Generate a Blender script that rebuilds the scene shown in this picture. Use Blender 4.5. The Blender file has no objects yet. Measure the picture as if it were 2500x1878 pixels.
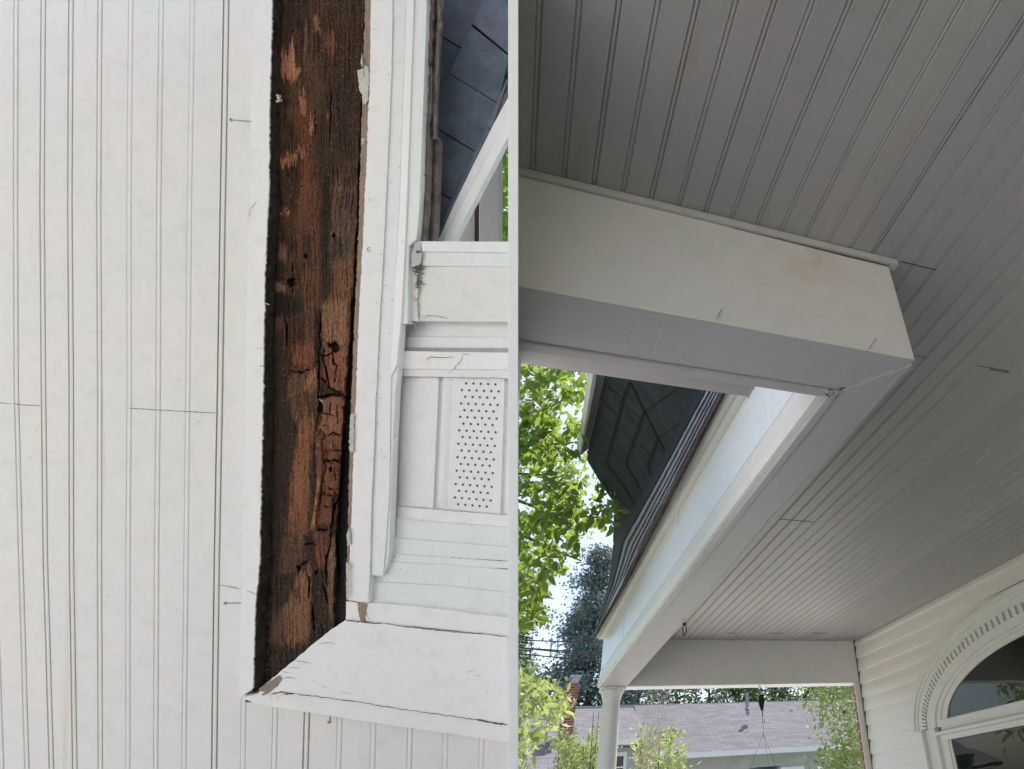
import bpy, bmesh, math, random
import numpy as np
from mathutils import Vector, Matrix
random.seed(7); rng = np.random.default_rng(11)
S = bpy.context.scene; COL = S.collection
# ------------------------------------------------------------------ camera
# camera pose solved from the straight edges of the porch (world: X across the porch, Y along it, Z up, camera at the origin, eye 1.6 m above the porch floor)
F = 1416.96; PX, PY = 1867.0, 944.0; IW, IH = 2500.0, 1878.0
RW = np.array([[0.93880478, -0.33754475, -0.06862314], [-0.14483922, -0.567605, 0.81046046], [-0.31251751, -0.75092483, -0.58176]])
u_, s_, v_ = np.linalg.svd(RW); RW = u_ @ v_
cam_d = bpy.data.cameras.new('camera'); cam = bpy.data.objects.new('camera', cam_d); COL.objects.link(cam)
MW = Matrix([list(r) + [0.0] for r in RW.T] + [[0, 0, 0, 1]])
cam.matrix_world = MW
cam_d.sensor_width = 36.0; cam_d.lens = 36.0 * F / IW
cam_d.shift_x = -(PX - IW / 2) / IW; cam_d.shift_y = (PY - IH / 2) / IW
cam_d.clip_start = 0.02; cam_d.clip_end = 2000
S.camera = cam
# ------------------------------------------------------------------ light
SUN_EL, SUN_AZ = math.radians(60), math.radians(42)      # azimuth measured from +Y towards +X
W = bpy.data.worlds.new('World'); S.world = W; W.use_nodes = True
nt = W.node_tree; nt.nodes.clear()
sky = nt.nodes.new('ShaderNodeTexSky'); sky.sky_type = 'NISHITA'; sky.sun_disc = False
sky.sun_elevation = SUN_EL; sky.sun_rotation = SUN_AZ; sky.dust_density = 2.5; sky.air_density = 1.0
bg = nt.nodes.new('ShaderNodeBackground'); bg.inputs['Strength'].default_value = 0.15
wo = nt.nodes.new('ShaderNodeOutputWorld')
nt.links.new(sky.outputs[0], bg.inputs[0]); nt.links.new(bg.outputs[0], wo.inputs[0])
sd = bpy.data.lights.new('sun', 'SUN'); sd.energy = 4.0; sd.angle = math.radians(0.5); sd.color = (1, 0.95, 0.87)
so = bpy.data.objects.new('sun', sd); COL.objects.link(so)
sdir = Vector((math.sin(SUN_AZ) * math.cos(SUN_EL), math.cos(SUN_AZ) * math.cos(SUN_EL), math.sin(SUN_EL)))
so.rotation_euler = sdir.to_track_quat('Z', 'Y').to_euler()
S.view_settings.view_transform = 'Standard'; S.view_settings.look = 'None'
S.view_settings.exposure = 0.85; S.view_settings.gamma = 1.0
# ------------------------------------------------------------------ helpers: rays
def wr(p):
    d = np.array([(p[0] - PX) / F, -(p[1] - PY) / F, -1.0]); return RW.T @ d
def onX(p, x): d = wr(p); return d * (x / d[0])
def onY(p, y): d = wr(p); return d * (y / d[1])
def onZ(p, z): d = wr(p); return d * (z / d[2])
def at(p, depth): return wr(p) * depth
def reg(ox, oy, s): return lambda x, y: (ox + x / s, oy + y / s)
r5 = reg(1260, 900, 3.535); r7 = reg(1260, 1370, 3.392); r8 = reg(1860, 1370, 3.392)
L1 = reg(30, 30, 3.536); L2 = reg(630, 30, 3.535); L3 = reg(30, 480, 3.536); L4 = reg(630, 480, 3.535)
L5 = reg(30, 900, 3.536); L6 = reg(630, 900, 3.535); L7 = reg(30, 1370, 3.392); L8 = reg(630, 1370, 3.392)
# ------------------------------------------------------------------ helpers: materials
def newmat(name):
    m = bpy.data.materials.new(name); m.use_nodes = True
    b = m.node_tree.nodes['Principled BSDF']; return m, m.node_tree.nodes, m.node_tree.links, b
def nz(N, Lk, scale, detail=4, rough=0.6, vec=None, stretch=None):
    n = N.new('ShaderNodeTexNoise'); n.inputs['Scale'].default_value = scale; n.inputs['Detail'].default_value = detail
    n.inputs['Roughness'].default_value = rough
    tc = N.new('ShaderNodeTexCoord'); src = tc.outputs['Object']
    if stretch:
        mp = N.new('ShaderNodeMapping'); mp.inputs['Scale'].default_value = stretch; Lk.new(src, mp.inputs[0]); src = mp.outputs[0]
    Lk.new(src, n.inputs['Vector']); return n
def ramp(N, Lk, fac, stops):
    r = N.new('ShaderNodeValToRGB'); e = r.color_ramp.elements
    while len(e) < len(stops): e.new(0.5)
    for el, (p, c) in zip(e, stops):
        el.position = p; el.color = (*c, 1) if len(c) == 3 else c
    Lk.new(fac, r.inputs[0]); return r
def mix(N, Lk, fac, a, b, mode='MIX'):
    m = N.new('ShaderNodeMix'); m.data_type = 'RGBA'; m.blend_type = mode
    for inp, v in ((m.inputs[0], fac), (m.inputs[6], a), (m.inputs[7], b)):
        if hasattr(v, 'links'): Lk.new(v, inp)
        elif isinstance(v, (int, float)): inp.default_value = v
        else: inp.default_value = (*v, 1)
    return m.outputs[2]
def bump(N, Lk, b, h, strength=0.2, dist=0.002):
    bp = N.new('ShaderNodeBump'); bp.inputs['Strength'].default_value = strength; bp.inputs['Distance'].default_value = dist
    Lk.new(h, bp.inputs['Height']); Lk.new(bp.outputs[0], b.inputs['Normal'])
def paint(name, c, tint=0.04, spots=0.35, rough=0.45, dirt=(0.35, 0.32, 0.28), scale=1.0, grain=None, stain=None):
    """aged painted wood: faint warm/cool blotches, fine brush texture, a few dirt specks"""
    m, N, Lk, b = newmat(name)
    n1 = nz(N, Lk, 5 * scale, 3)
    warm = tuple(min(1, v * k) for v, k in zip(c, (1 + tint, 1 - tint * .4, 1 - tint * .2)))
    cool = tuple(v * k for v, k in zip(c, (1 - tint, 1 - tint * .35, 1 - tint * .5)))
    r = ramp(N, Lk, n1.outputs[0], [(0.38, cool), (0.62, warm)])
    n2 = nz(N, Lk, 90 * scale, 3, .7)
    sp = ramp(N, Lk, n2.outputs[0], [(0.0, (1, 1, 1)), (0.27, (1, 1, 1)), (0.30, (0, 0, 0))])
    mlt = N.new('ShaderNodeMath'); mlt.operation = 'MULTIPLY'; mlt.inputs[1].default_value = spots; Lk.new(sp.outputs[0], mlt.inputs[0])
    col = mix(N, Lk, mlt.outputs[0], r.outputs[0], dirt)
    n4 = nz(N, Lk, 22 * scale, 6, .75)
    r4_ = ramp(N, Lk, n4.outputs[0], [(0.3, (.93, .92, .9)), (0.5, (1, 1, 1))])
    col = mix(N, Lk, 1.0, col, r4_.outputs[0], 'MULTIPLY')
    if stain:
        n5 = nz(N, Lk, 3.1, 5, .65, stretch=stain); r6_ = ramp(N, Lk, n5.outputs[0], [(0.60, (1, 1, 1)), (0.78, (.86, .76, .62))])
        col = mix(N, Lk, 1.0, col, r6_.outputs[0], 'MULTIPLY')
    Lk.new(col, b.inputs['Base Color']); b.inputs['Roughness'].default_value = rough
    n3 = nz(N, Lk, 60 * scale, 6, .65, stretch=grain or (1, 1, 1)); bump(N, Lk, b, n3.outputs[0], .4, .0018)
    return m
def plain(name, c, rough=0.6, metal=0.0, var=0.15, scale=20, bumpy=0.2, dist=.002, stretch=None):
    m, N, Lk, b = newmat(name)
    n = nz(N, Lk, scale, 5, .65, stretch=stretch)
    lo = tuple(v * (1 - var) for v in c); hi = tuple(min(1, v * (1 + var)) for v in c)
    r = ramp(N, Lk, n.outputs[0], [(0.3, lo), (0.7, hi)]); Lk.new(r.outputs[0], b.inputs['Base Color'])
    b.inputs['Roughness'].default_value = rough; b.inputs['Metallic'].default_value = metal
    if bumpy: bump(N, Lk, b, n.outputs[0], bumpy, dist)
    return m
def leafmat(name, a, bcol, trans=0.45, glow=(0.30, 0.42, 0.04)):
    m, N, Lk, b = newmat(name)
    at_ = N.new('ShaderNodeAttribute'); at_.attribute_name = 'lv'
    r = ramp(N, Lk, at_.outputs['Fac'], [(0.0, a), (1.0, bcol)]); Lk.new(r.outputs[0], b.inputs['Base Color'])
    b.inputs['Roughness'].default_value = .5
    tr = N.new('ShaderNodeBsdfTranslucent'); tr.inputs[0].default_value = (*glow, 1)
    ms = N.new('ShaderNodeMixShader'); ms.inputs[0].default_value = trans
    Lk.new(b.outputs[0], ms.inputs[1]); Lk.new(tr.outputs[0], ms.inputs[2]); Lk.new(ms.outputs[0], N['Material Output'].inputs[0])
    return m
M = {}
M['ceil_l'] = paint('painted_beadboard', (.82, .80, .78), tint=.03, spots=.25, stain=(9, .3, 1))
M['white_l'] = paint('white_trim_paint', (.90, .885, .87), tint=.02, spots=.45)
M['alu'] = paint('white_aluminium', (.84, .86, .85), tint=.015, spots=.4, rough=.3)
M['green_l'] = paint('pale_green_white_paint', (.80, .845, .82), tint=.02, spots=.5, rough=.4)
M['soff'] = paint('vinyl_soffit', (.86, .85, .84), tint=.02, spots=.15, rough=.4)
M['gut'] = paint('cream_gutter_enamel', (.80, .79, .74), tint=.02, spots=.4, rough=.35)
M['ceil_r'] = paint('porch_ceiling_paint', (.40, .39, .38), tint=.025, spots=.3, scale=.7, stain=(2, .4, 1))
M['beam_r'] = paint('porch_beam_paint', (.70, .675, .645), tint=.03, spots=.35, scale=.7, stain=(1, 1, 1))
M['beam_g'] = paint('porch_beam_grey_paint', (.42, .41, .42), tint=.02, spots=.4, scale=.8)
M['far'] = paint('far_beam_paint', (.72, .71, .68), tint=.03, spots=.3, scale=.7)
M['fascia'] = paint('fascia_white', (.74, .78, .82), tint=.015, spots=.25, rough=.35)
M['cream'] = paint('cream_moulding_paint', (.72, .71, .66), tint=.02, spots=.2, rough=.4)
M['siding'] = paint('vinyl_siding', (.80, .78, .735), tint=.02, spots=.15, rough=.35, grain=(1, .1, 1))
M['winwhite'] = paint('window_trim_white', (.74, .73, .69), tint=.015, spots=.15, rough=.35)
M['colm'] = paint('column_paint', (.72, .72, .70), tint=.015, spots=.2, rough=.4)
M['crack'] = plain('crack_shadow_wood', (.13, .115, .10), .9, var=.4, scale=80)
M['rust'] = plain('rust_stain', (.20, .09, .03), .9, var=.4, scale=120)
M['rawwood'] = plain('bare_weathered_wood', (.33, .24, .18), .85, var=.35, scale=60, bumpy=.6, dist=.002, stretch=(6, .5, 1))
M['darkwood'] = plain('rot_blackened_wood', (.062, .050, .042), .85, var=.6, scale=90, bumpy=.5, dist=.002, stretch=(3, .4, 1))
M['slate'] = plain('slate_shingle', (.07, .08, .105), .75, var=.25, scale=14, bumpy=.3)
M['slate_dark'] = plain('dark_slate_shingle', (.031, .036, .045), .7, var=.3, scale=10, bumpy=.4)
M['slate_edge'] = plain('slate_shingle_edge', (.24, .245, .30), .7, var=.5, scale=10, bumpy=.5, stretch=(1, 3, 1))
M['brown_metal'] = plain('weathered_brown_shingle_edge', (.16, .13, .115), .5, var=.5, scale=30, bumpy=.8, dist=.006)
M['darkedge'] = plain('dark_wood_edge', (.028, .022, .018), .9, var=.6, scale=50, bumpy=.8)
M['partition'] = paint('partition_white', (.93, .93, .93), tint=.005, spots=.05)
M['metal'] = plain('dark_iron', (.03, .03, .032), .5, .6, scale=60)
M['nail'] = plain('painted_nail', (.42, .40, .36), .6, var=.3, scale=200)
_m = M['ceil_r']; N_, K_ = _m.node_tree.nodes, _m.node_tree.links; _b = N_['Principled BSDF']; _src = _b.inputs['Base Color'].links[0].from_socket
_tc = N_.new('ShaderNodeTexCoord'); _sx = N_.new('ShaderNodeSeparateXYZ'); K_.new(_tc.outputs['Object'], _sx.inputs[0])
_m1 = N_.new('ShaderNodeMath'); _m1.operation = 'MULTIPLY_ADD'; _m1.inputs[1].default_value = 1 / .129; _m1.inputs[2].default_value = .148 / .129 + 20; K_.new(_sx.outputs[0], _m1.inputs[0])
_fl = N_.new('ShaderNodeMath'); _fl.operation = 'FLOOR'; K_.new(_m1.outputs[0], _fl.inputs[0]); _wn = N_.new('ShaderNodeTexWhiteNoise'); _wn.noise_dimensions = '1D'; K_.new(_fl.outputs[0], _wn.inputs['W'])
_rp = ramp(N_, K_, _wn.outputs['Value'], [(0, (.91, .91, .92)), (1, (1.05, 1.04, 1.02))]); K_.new(mix(N_, K_, 1.0, _src, _rp.outputs[0], 'MULTIPLY'), _b.inputs['Base Color'])
for k_ in ('slate', 'slate_dark', 'darkwood', 'crack'):
    M[k_].node_tree.nodes['Principled BSDF'].inputs['Specular IOR Level'].default_value = .15
# ------------------------------------------------------------------ helpers: objects
def tag(o, label=None, cat=None, group=None, kind=None):
    if label: o['label'] = label
    if cat: o['category'] = cat
    if group: o['group'] = group
    if kind: o['kind'] = kind
    return o
def thing(name, label, cat, mat=None, group=None):
    o = bpy.data.objects.new(name, None); COL.objects.link(o); o.empty_display_size = .05
    if mat is not None: o.matrix_world = mat
    return tag(o, label, cat, group)
def link(name, me, mat, parent=None, smooth=False, bevel=0, mw=None):
    o = bpy.data.objects.new(name, me); COL.objects.link(o)
    if isinstance(mat, (list, tuple)):
        for q in mat: me.materials.append(q)
    else: me.materials.append(mat)
    if parent is not None: o.parent = parent
    if mw is not None: o.matrix_world = mw
    if smooth:
        for p in me.polygons: p.use_smooth = True
    if bevel:
        b = o.modifiers.new('bevel', 'BEVEL'); b.width = bevel; b.segments = 2; b.limit_method = 'ANGLE'; b.angle_limit = math.radians(40)
    return o
def mesh(name, v, f):
    me = bpy.data.meshes.new(name); me.from_pydata([tuple(map(float, q)) for q in v], [], f); me.update(); return me
def pymesh(name, v, f, mat, parent=None, smooth=False, bevel=0, recalc=True):
    me = mesh(name, v, f)
    if recalc:
        bm = bmesh.new(); bm.from_mesh(me); bmesh.ops.recalc_face_normals(bm, faces=bm.faces); bm.to_mesh(me); bm.free()
    return link(name, me, mat, parent, smooth, bevel)
class MB:
    def __init__(s): s.v = []; s.f = []; s.mi = []
    def add(s, v, f, mi=0):
        k = len(s.v); s.v += [tuple(map(float, q)) for q in v]; s.f += [tuple(i + k for i in g) for g in f]; s.mi += [mi] * len(f)
    def box(s, x0, x1, y0, y1, z0, z1, mi=0):
        s.add([(x, y, z) for x in (x0, x1) for y in (y0, y1) for z in (z0, z1)],
              [(0, 1, 3, 2), (4, 6, 7, 5), (0, 4, 5, 1), (2, 3, 7, 6), (0, 2, 6, 4), (1, 5, 7, 3)], mi)
    def prism(s, poly, h0, h1, axis, mi=0):
        """poly = list of 3-D points, extruded along the vector axis*(h1-h0)"""
        n = len(poly); a = np.array(axis, float)
        b = [np.array(p) + a * h0 for p in poly]; t = [np.array(p) + a * h1 for p in poly]
        s.add(b + t, [tuple(range(n))[::-1], tuple(range(n, 2 * n))] + [(i, (i + 1) % n, n + (i + 1) % n, n + i) for i in range(n)], mi)
    def tube(s, pts, r, n=8, mi=0, caps=True):
        pts = [np.array(p, float) for p in pts]; rr = r if hasattr(r, '__len__') else [r] * len(pts); ring = []
        for i, p in enumerate(pts):
            d = pts[min(i + 1, len(pts) - 1)] - pts[max(i - 1, 0)]; d /= (np.linalg.norm(d) + 1e-9)
            a = np.cross(d, (0, 0, 1) if abs(d[2]) < .9 else (1, 0, 0)); a /= np.linalg.norm(a); b = np.cross(d, a)
            ring.append([p + rr[i] * (a * math.cos(t) + b * math.sin(t)) for t in [2 * math.pi * k / n for k in range(n)]])
        f = [(i * n + k, i * n + (k + 1) % n, (i + 1) * n + (k + 1) % n, (i + 1) * n + k) for i in range(len(pts) - 1) for k in range(n)]
        if caps: f += [tuple(range(n))[::-1], tuple(range((len(pts) - 1) * n, len(pts) * n))]
        s.add([q for g in ring for q in g], f, mi)
    def lathe(s, prof, cx, cy, n=40, mi=0):
        k = len(prof)
        s.add([(cx + r * math.cos(2 * math.pi * i / n), cy + r * math.sin(2 * math.pi * i / n), z) for i in range(n) for r, z in prof],
              [(i * k + j, ((i + 1) % n) * k + j, ((i + 1) % n) * k + j + 1, i * k + j + 1) for i in range(n) for j in range(k - 1)], mi)
    def build(s, name, mat, parent=None, smooth=False, bevel=0):
        me = mesh(name, s.v, s.f)
        for p, i in zip(me.polygons, s.mi): p.material_index = i
        bm = bmesh.new(); bm.from_mesh(me); bmesh.ops.recalc_face_normals(bm, faces=bm.faces); bm.to_mesh(me); bm.free()
        return link(name, me, mat, parent, smooth, bevel)
def leaves(name, pts, size, mat, parent=None, elong=2.2, droop=.5, seed=1):
    """many separate folded leaves, six vertices each"""
    g = np.random.default_rng(seed); n = len(pts); pts = np.array(pts)
    d = g.normal(size=(n, 3)); d[:, 2] -= droop; d /= np.linalg.norm(d, axis=1)[:, None]
    a = g.normal(size=(n, 3)); a -= (a * d).sum(1)[:, None] * d; a /= np.linalg.norm(a, axis=1)[:, None]
    nn = np.cross(d, a); s = (size * g.uniform(.42, 1.55, n))[:, None]; w = s / elong * .5
    V = np.stack([pts, pts + d * s * .35 + a * w + nn * w * .35, pts + d * s * .7 + a * w * .7 + nn * w * .2, pts + d * s,
                  pts + d * s * .7 - a * w * .7 + nn * w * .2, pts + d * s * .35 - a * w + nn * w * .35], 1).reshape(-1, 3)
    me = bpy.data.meshes.new(name); me.vertices.add(n * 6); me.vertices.foreach_set('co', V.ravel())
    me.loops.add(n * 8); k = np.arange(n)[:, None] * 6
    me.loops.foreach_set('vertex_index', np.concatenate([k + np.array([[0, 1, 2, 3]]), k + np.array([[0, 3, 4, 5]])], 1).ravel().astype(np.int32))
    me.polygons.add(n * 2); me.polygons.foreach_set('loop_start', (np.arange(n * 2) * 4).astype(np.int32)); me.polygons.foreach_set('loop_total', np.full(n * 2, 4, np.int32))
    me.update(calc_edges=True)
    at_ = me.attributes.new('lv', 'FLOAT', 'FACE'); at_.data.foreach_set('value', np.repeat(g.uniform(0, 1, n), 2).astype(np.float32))
    return link(name, me, mat, parent)
# numpy value noise for modelled relief
def vnoise(x, y, seed=0):
    xi = np.floor(x).astype(np.int64); yi = np.floor(y).astype(np.int64); fx = x - xi; fy = y - yi
    fx = fx * fx * (3 - 2 * fx); fy = fy * fy * (3 - 2 * fy)
    def h(a, b):
        n = (a * 374761393 + b * 668265263 + seed * 974634777) & 0xFFFFFFFF
        n = ((n ^ (n >> 13)) * 1274126177) & 0xFFFFFFFF; return ((n ^ (n >> 16)) & 0xFFFF) / 65535.0
    return (h(xi, yi) * (1 - fx) + h(xi + 1, yi) * fx) * (1 - fy) + (h(xi, yi + 1) * (1 - fx) + h(xi + 1, yi + 1) * fx) * fy
def fbm(x, y, o=4, seed=0):
    t = 0; a = .5; s = 0
    for i in range(o): t = t + a * vnoise(x * 2 ** i, y * 2 ** i, seed + i); s += a; a *= .5
    return t / s
# ================================================================== SETTING
gm = plain('lawn_grass', (.15, .17, .09), .9, var=.35, scale=3, bumpy=.4, dist=.03)
g_ = MB(); g_.add([(-400, -400, -2.3), (400, -400, -2.3), (400, 900, -2.3), (-400, 900, -2.3)], [(0, 1, 2, 3)])
tag(g_.build('ground', gm), kind='structure')
pv = plain('pale_bounce_ground', (.69, .66, .62), .8, var=.10, scale=6)
g_ = MB(); g_.add([(-18, -26, -2.296), (-.5, -26, -2.296), (-.5, 2.4, -2.296), (-18, 2.4, -2.296)], [(0, 1, 2, 3)])
tag(g_.build('bounce_path', pv), kind='structure')  # unseen pale ground added to bounce sunlight up onto the eave
g_ = MB(); g_.add([(-1.0, 5.25, -2.296), (12, 5.25, -2.296), (12, 14, -2.296), (-1.0, 14, -2.296)], [(0, 1, 2, 3)])
tag(g_.build('bounce_pavement', pv), kind='structure')  # unseen pale patch added past the far beam to brighten the far ceiling
g_ = MB(); g_.add([(-40, 14.1, -2.296), (60, 14.1, -2.296), (60, 15, -2.296), (-40, 15, -2.296)], [(0, 1, 2, 3)])
tag(g_.build('road', plain('asphalt', (.07, .07, .075), .9, scale=9)), kind='structure')
fl = MB()
for i in range(23):
    x = -.19 + i * .13; y1 = 5.22 if x > .55 else 1.05
    fl.box(x + .002, x + .128, -1.6, y1, -1.64, -1.6)
ov = MB(); ov.box(-3.2, -.20, -2.0, .45, 1.48, 1.54)
tag(ov.build('sky_blocker', plain('sky_blocker_grey', (.16, .155, .15), .8)), kind='structure')  # unseen slab added to cut skylight on the eave's top, dark to limit bounce
tag(fl.build('porch_floor', paint('porch_floor_paint', (.13, .13, .135), tint=.03), bevel=.002), kind='structure')
# ================================================================== RIGHT: THE PORCH
H = 1.15; XW = 2.776; YB = .86; ZB = .812; YF = 5.056
porch = thing('porch', 'long white porch with beaded ceiling, boxed beams and dark slate eave seen from below', 'porch', Matrix.Translation((0, 0, -1.6)))
def pp(o): o.parent = porch; o.matrix_parent_inverse = porch.matrix_world.inverted() if False else Matrix.Translation((0, 0, 1.6)); return o
# beaded ceiling as a modelled profile
BX0, BS = -.148, .0645
def bead_profile(x0, x1):
    xs = [(x0, 0.0)]; i = int(math.floor((x0 - BX0) / BS)) + 1
    while BX0 + i * BS < x1 - .008:
        c = BX0 + i * BS; dk = .0055 if i in (13,) else (.0042 if i in (19, 20, 21) else (.003 if i % 2 else .0036)); w = .0008 if i == 13 else 0
        if c - .008 > x0: xs += [(c - .0064, 0), (c - .0048 - w, dk), (c - .0032, dk * .8), (c - .0017, .0004), (c + .0017, .0002), (c + .0032, dk * .8), (c + .0048 + w, dk), (c + .0066, 0)]
        i += 1
    xs.append((x1, 0.0)); return xs
cb = MB()
def ceil_piece(x0, x1, y0, y1):
    pr = bead_profile(x0, x1); ys = np.linspace(y0, y1, max(2, int((y1 - y0) / .12)))
    v = []
    for y in ys:
        for (x, dz) in pr:
            sag = .0016 * (fbm(np.array([x * 1.7]), np.array([y * .9]), 3, 5)[0] - .5)
            v.append((x, y, H + dz + sag))
    n = len(pr)
    cb.add(v, [(j * n + i, j * n + i + 1, (j + 1) * n + i + 1, (j + 1) * n + i) for j in range(len(ys) - 1) for i in range(n - 1)])
ceil_piece(-.188, .68, -3.3, .90); ceil_piece(.68, XW + .02, -3.3, YF + .05)
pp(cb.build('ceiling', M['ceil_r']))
jb = MB()
for (xa, xb, y) in ((.781, .890, .853), (1.03, 1.076, 1.199), (1.28, 1.415, 1.190), (1.08, 1.262, 2.541), (1.335, 1.41, 1.197)):
    jb = MB(); jb.box(xa, xb, y - .0012, y + .0012, H - .0014, H + .002); pp(jb.build('board_joint', M['crack']))
for k, (px, w) in enumerate(((1786, 34), (1897, 48), (1999, 46))):       # sprung board ends near the far beam
    jb = MB(); c = onZ((px, 1546), H); w_ = w * c[1] / 1417 * .55
    jb.add([(c[0] - w_, c[1], H - .0012), (c[0] - w_ * .4, c[1] - .012, H - .0012), (c[0] + w_ * .4, c[1] - .012, H - .0012), (c[0] + w_, c[1], H - .0012), (c[0] + w_ * .3, c[1] + .008, H - .0012), (c[0] - w_ * .4, c[1] + .008, H - .0012)], [(0, 1, 2, 3, 4, 5)])
    pp(jb.build('sprung_board_gap', M['crack']))
# roof deck over everything: keeps the sun off the ceiling
rf = MB(); rf.box(-.186, 3.2, -3.3, 1.02, 1.20, 1.26); rf.box(.62, 3.2, 1.02, 5.2, 1.20, 1.26)
pp(rf.build('roof_deck', M['slate']))
# near beam (runs along X) and long beam (runs along Y)
b_ = MB(); b_.prism([(-.124, YB, ZB), (.742, YB, ZB), (.742, YB + .147, ZB), (-.124, YB + .147, ZB)], 0, H - ZB - .0, (0, 0, 1)); b_.v = [(-.183 if (x < -.1 and z > 1) else x, y, z) for x, y, z in b_.v]
nb = pp(b_.build('near_beam', M['beam_r'], bevel=.004))
b_ = MB(); b_.box(-.123, .61, YB, 1.012, ZB - .004, ZB - .0005); b_.add([(.61, YB, ZB - .0005), (.742, YB, ZB - .0005), (.61, 1.012, ZB - .0005), (.61, YB, ZB - .004), (.742, YB, ZB - .004), (.61, 1.012, ZB - .004)], [(3, 4, 5), (0, 2, 1), (0, 1, 4, 3), (1, 2, 5, 4), (0, 3, 5, 2)])
pp(b_.build('beam_underside_board', M['beam_g'], bevel=.0012))
b_ = MB(); b_.box(-.122, .592, 1.014, 1.046, ZB - .008, ZB + .10)
pp(b_.build('beam_edge_casing', M['beam_g'], bevel=.004))
b_ = MB(); b_.box(-.182, .742, YB - .011, YB - .0005, H - .021, H - .001); b_.box(.742, .766, YB - .011, YB + .014, H - .021, H - .001)
pp(b_.build('crown_strip', paint('strip_paint', (.52, .505, .485), tint=.02, scale=.7), bevel=.002))
b_ = MB(); b_.add([(.30, YB - .0012, H - .0215), (.742, YB - .0012, H - .0215), (.742, YB - .0012, H - .0265), (.62, YB - .0012, H - .0275), (.45, YB - .0012, H - .0235), (.30, YB - .0012, H - .0225)], [(0, 1, 2, 3, 4, 5)])
pp(b_.build('crown_gap', M['crack']))
# long beam: bottom tapers slightly towards the column
def xo(y): return -.05 * max(0, (y - 1.0)) / 4.1
ys = [1.014, 1.6, 2.4, 3.4, 4.4, 5.22]
def loft(prof, ys_, name, mat, bevel=0, mi=None, y_off=None, smooth=False):
    n = len(prof); v = []
    for j, y in enumerate(ys_):
        for (x, z) in prof: v.append((x + xo(y), y + (y_off or 0), z))
    f = [(j * n + i, j * n + (i + 1) % n, (j + 1) * n + (i + 1) % n, (j + 1) * n + i) for j in range(len(ys_) - 1) for i in range(n)]
    f += [tuple(range(n)), tuple(range((len(ys_) - 1) * n, len(ys_) * n))[::-1]]
    return pp(pymesh(name, v, f, mat, bevel=bevel, smooth=smooth))
v = []
for y in ys: v += [(.63 + xo(y), y, ZB), (.742, y, ZB), (.742, y, H + .02), (.63 + xo(y), y, H + .02)]
v[0:4] = [(.60, 1.02, ZB), (.742, .862 + .145, ZB), (.742, 1.007, H + .02), (.60, 1.02, H + .02)]
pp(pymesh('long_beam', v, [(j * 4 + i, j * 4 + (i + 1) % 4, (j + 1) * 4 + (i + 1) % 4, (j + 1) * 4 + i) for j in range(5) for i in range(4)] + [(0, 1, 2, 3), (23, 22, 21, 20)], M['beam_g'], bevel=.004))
v = []
for y in [.875] + ys[1:]:
    xi = .612 if y > 1 else .740
    yy = 1.010 if y < 1 else y
    v += [(.626 + xo(yy), yy, ZB - .0005), (.742, y if y > 1 else .875, ZB - .0005), (.742, y if y > 1 else .875, ZB - .004), (.626 + xo(yy), yy, ZB - .004)]
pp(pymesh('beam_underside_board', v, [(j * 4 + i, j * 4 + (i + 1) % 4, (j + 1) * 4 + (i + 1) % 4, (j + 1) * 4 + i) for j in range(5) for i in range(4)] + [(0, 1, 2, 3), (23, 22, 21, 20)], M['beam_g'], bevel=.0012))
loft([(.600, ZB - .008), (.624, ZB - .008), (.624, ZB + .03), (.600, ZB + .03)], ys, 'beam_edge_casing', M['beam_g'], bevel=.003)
# outer face of the long beam: bed moulding, frieze in two boards, cove, fascia
loft([(.602, .822), (.586, .826), (.582, .836), (.580, .852), (.586, .862), (.590, .885), (.599, .934), (.602, .945), (.64, .945), (.64, .822)], ys, 'bed_moulding', M['cream'], bevel=.0015)
loft([(.600, .9455), (.640, .9455), (.640, 1.111), (.600, 1.111)], ys, 'frieze_board', M['fascia'], bevel=.001)
loft([(.600, 1.1125), (.640, 1.1125), (.640, 1.185), (.600, 1.185)], ys, 'frieze_board', M['fascia'], bevel=.001)
loft([(.565, 1.181), (.565, 1.186), (.64, 1.186), (.64, 1.2), (.562, 1.2), (.556, 1.186)], ys, 'soffit_board', M['beam_g'])
loft([(.562, 1.184), (.524, 1.228), (.530, 1.236), (.62, 1.236), (.62, 1.187)], ys, 'crown_moulding', M['cream'], bevel=.001)
# butt joints in the frieze and crown
jb = MB()
for y, z0, z1 in ((2.62, 1.113, 1.184), (4.15, .947, 1.110)):
    jb = MB(); jb.box(.5993 + xo(y), .61, y, y + .0025, z0, z1); pp(jb.build('board_joint', M['crack']))
# near gutter beyond the near beam
b_ = MB(); b_.box(-.128, .432, 1.050, 1.150, .849, .852); b_.box(-.128, .432, 1.147, 1.150, .852, .94); b_.box(-.128, .432, 1.050, 1.053, .852, .94)
b_.add([(.428, 1.05, .849), (.432, 1.05, .849), (.428, 1.155, .846), (.432, 1.155, .846), (.428, 1.155, .96), (.432, 1.155, .96), (.428, 1.05, .96), (.432, 1.05, .96)], [(0, 2, 4, 6), (1, 7, 5, 3), (0, 1, 3, 2), (2, 3, 5, 4), (4, 5, 7, 6), (6, 7, 1, 0)])
pp(b_.build('gutter', M['beam_g'], bevel=.002))
b_ = MB()
for k in range(26):
    t = k / 26; c = np.array([.4325, 1.06 + .085 * t, .850 + .03 * random.random() * (1 if k < 20 else 3)]); r = .003 + .004 * random.random() * t
    b_.tube([c - (0, r, 0), c + (.002, r, r)], r * .7, 5)
pp(b_.build('gutter_sealant', M['crack']))
# frieze board behind the gutter (outer face of near beam)
b_ = MB(); b_.box(-.128, .585, 1.0465, 1.049, .822, .945); b_.box(.44, .585, 1.0465, 1.049, .945, 1.18); pp(b_.build('frieze_board', M['fascia']))
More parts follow.
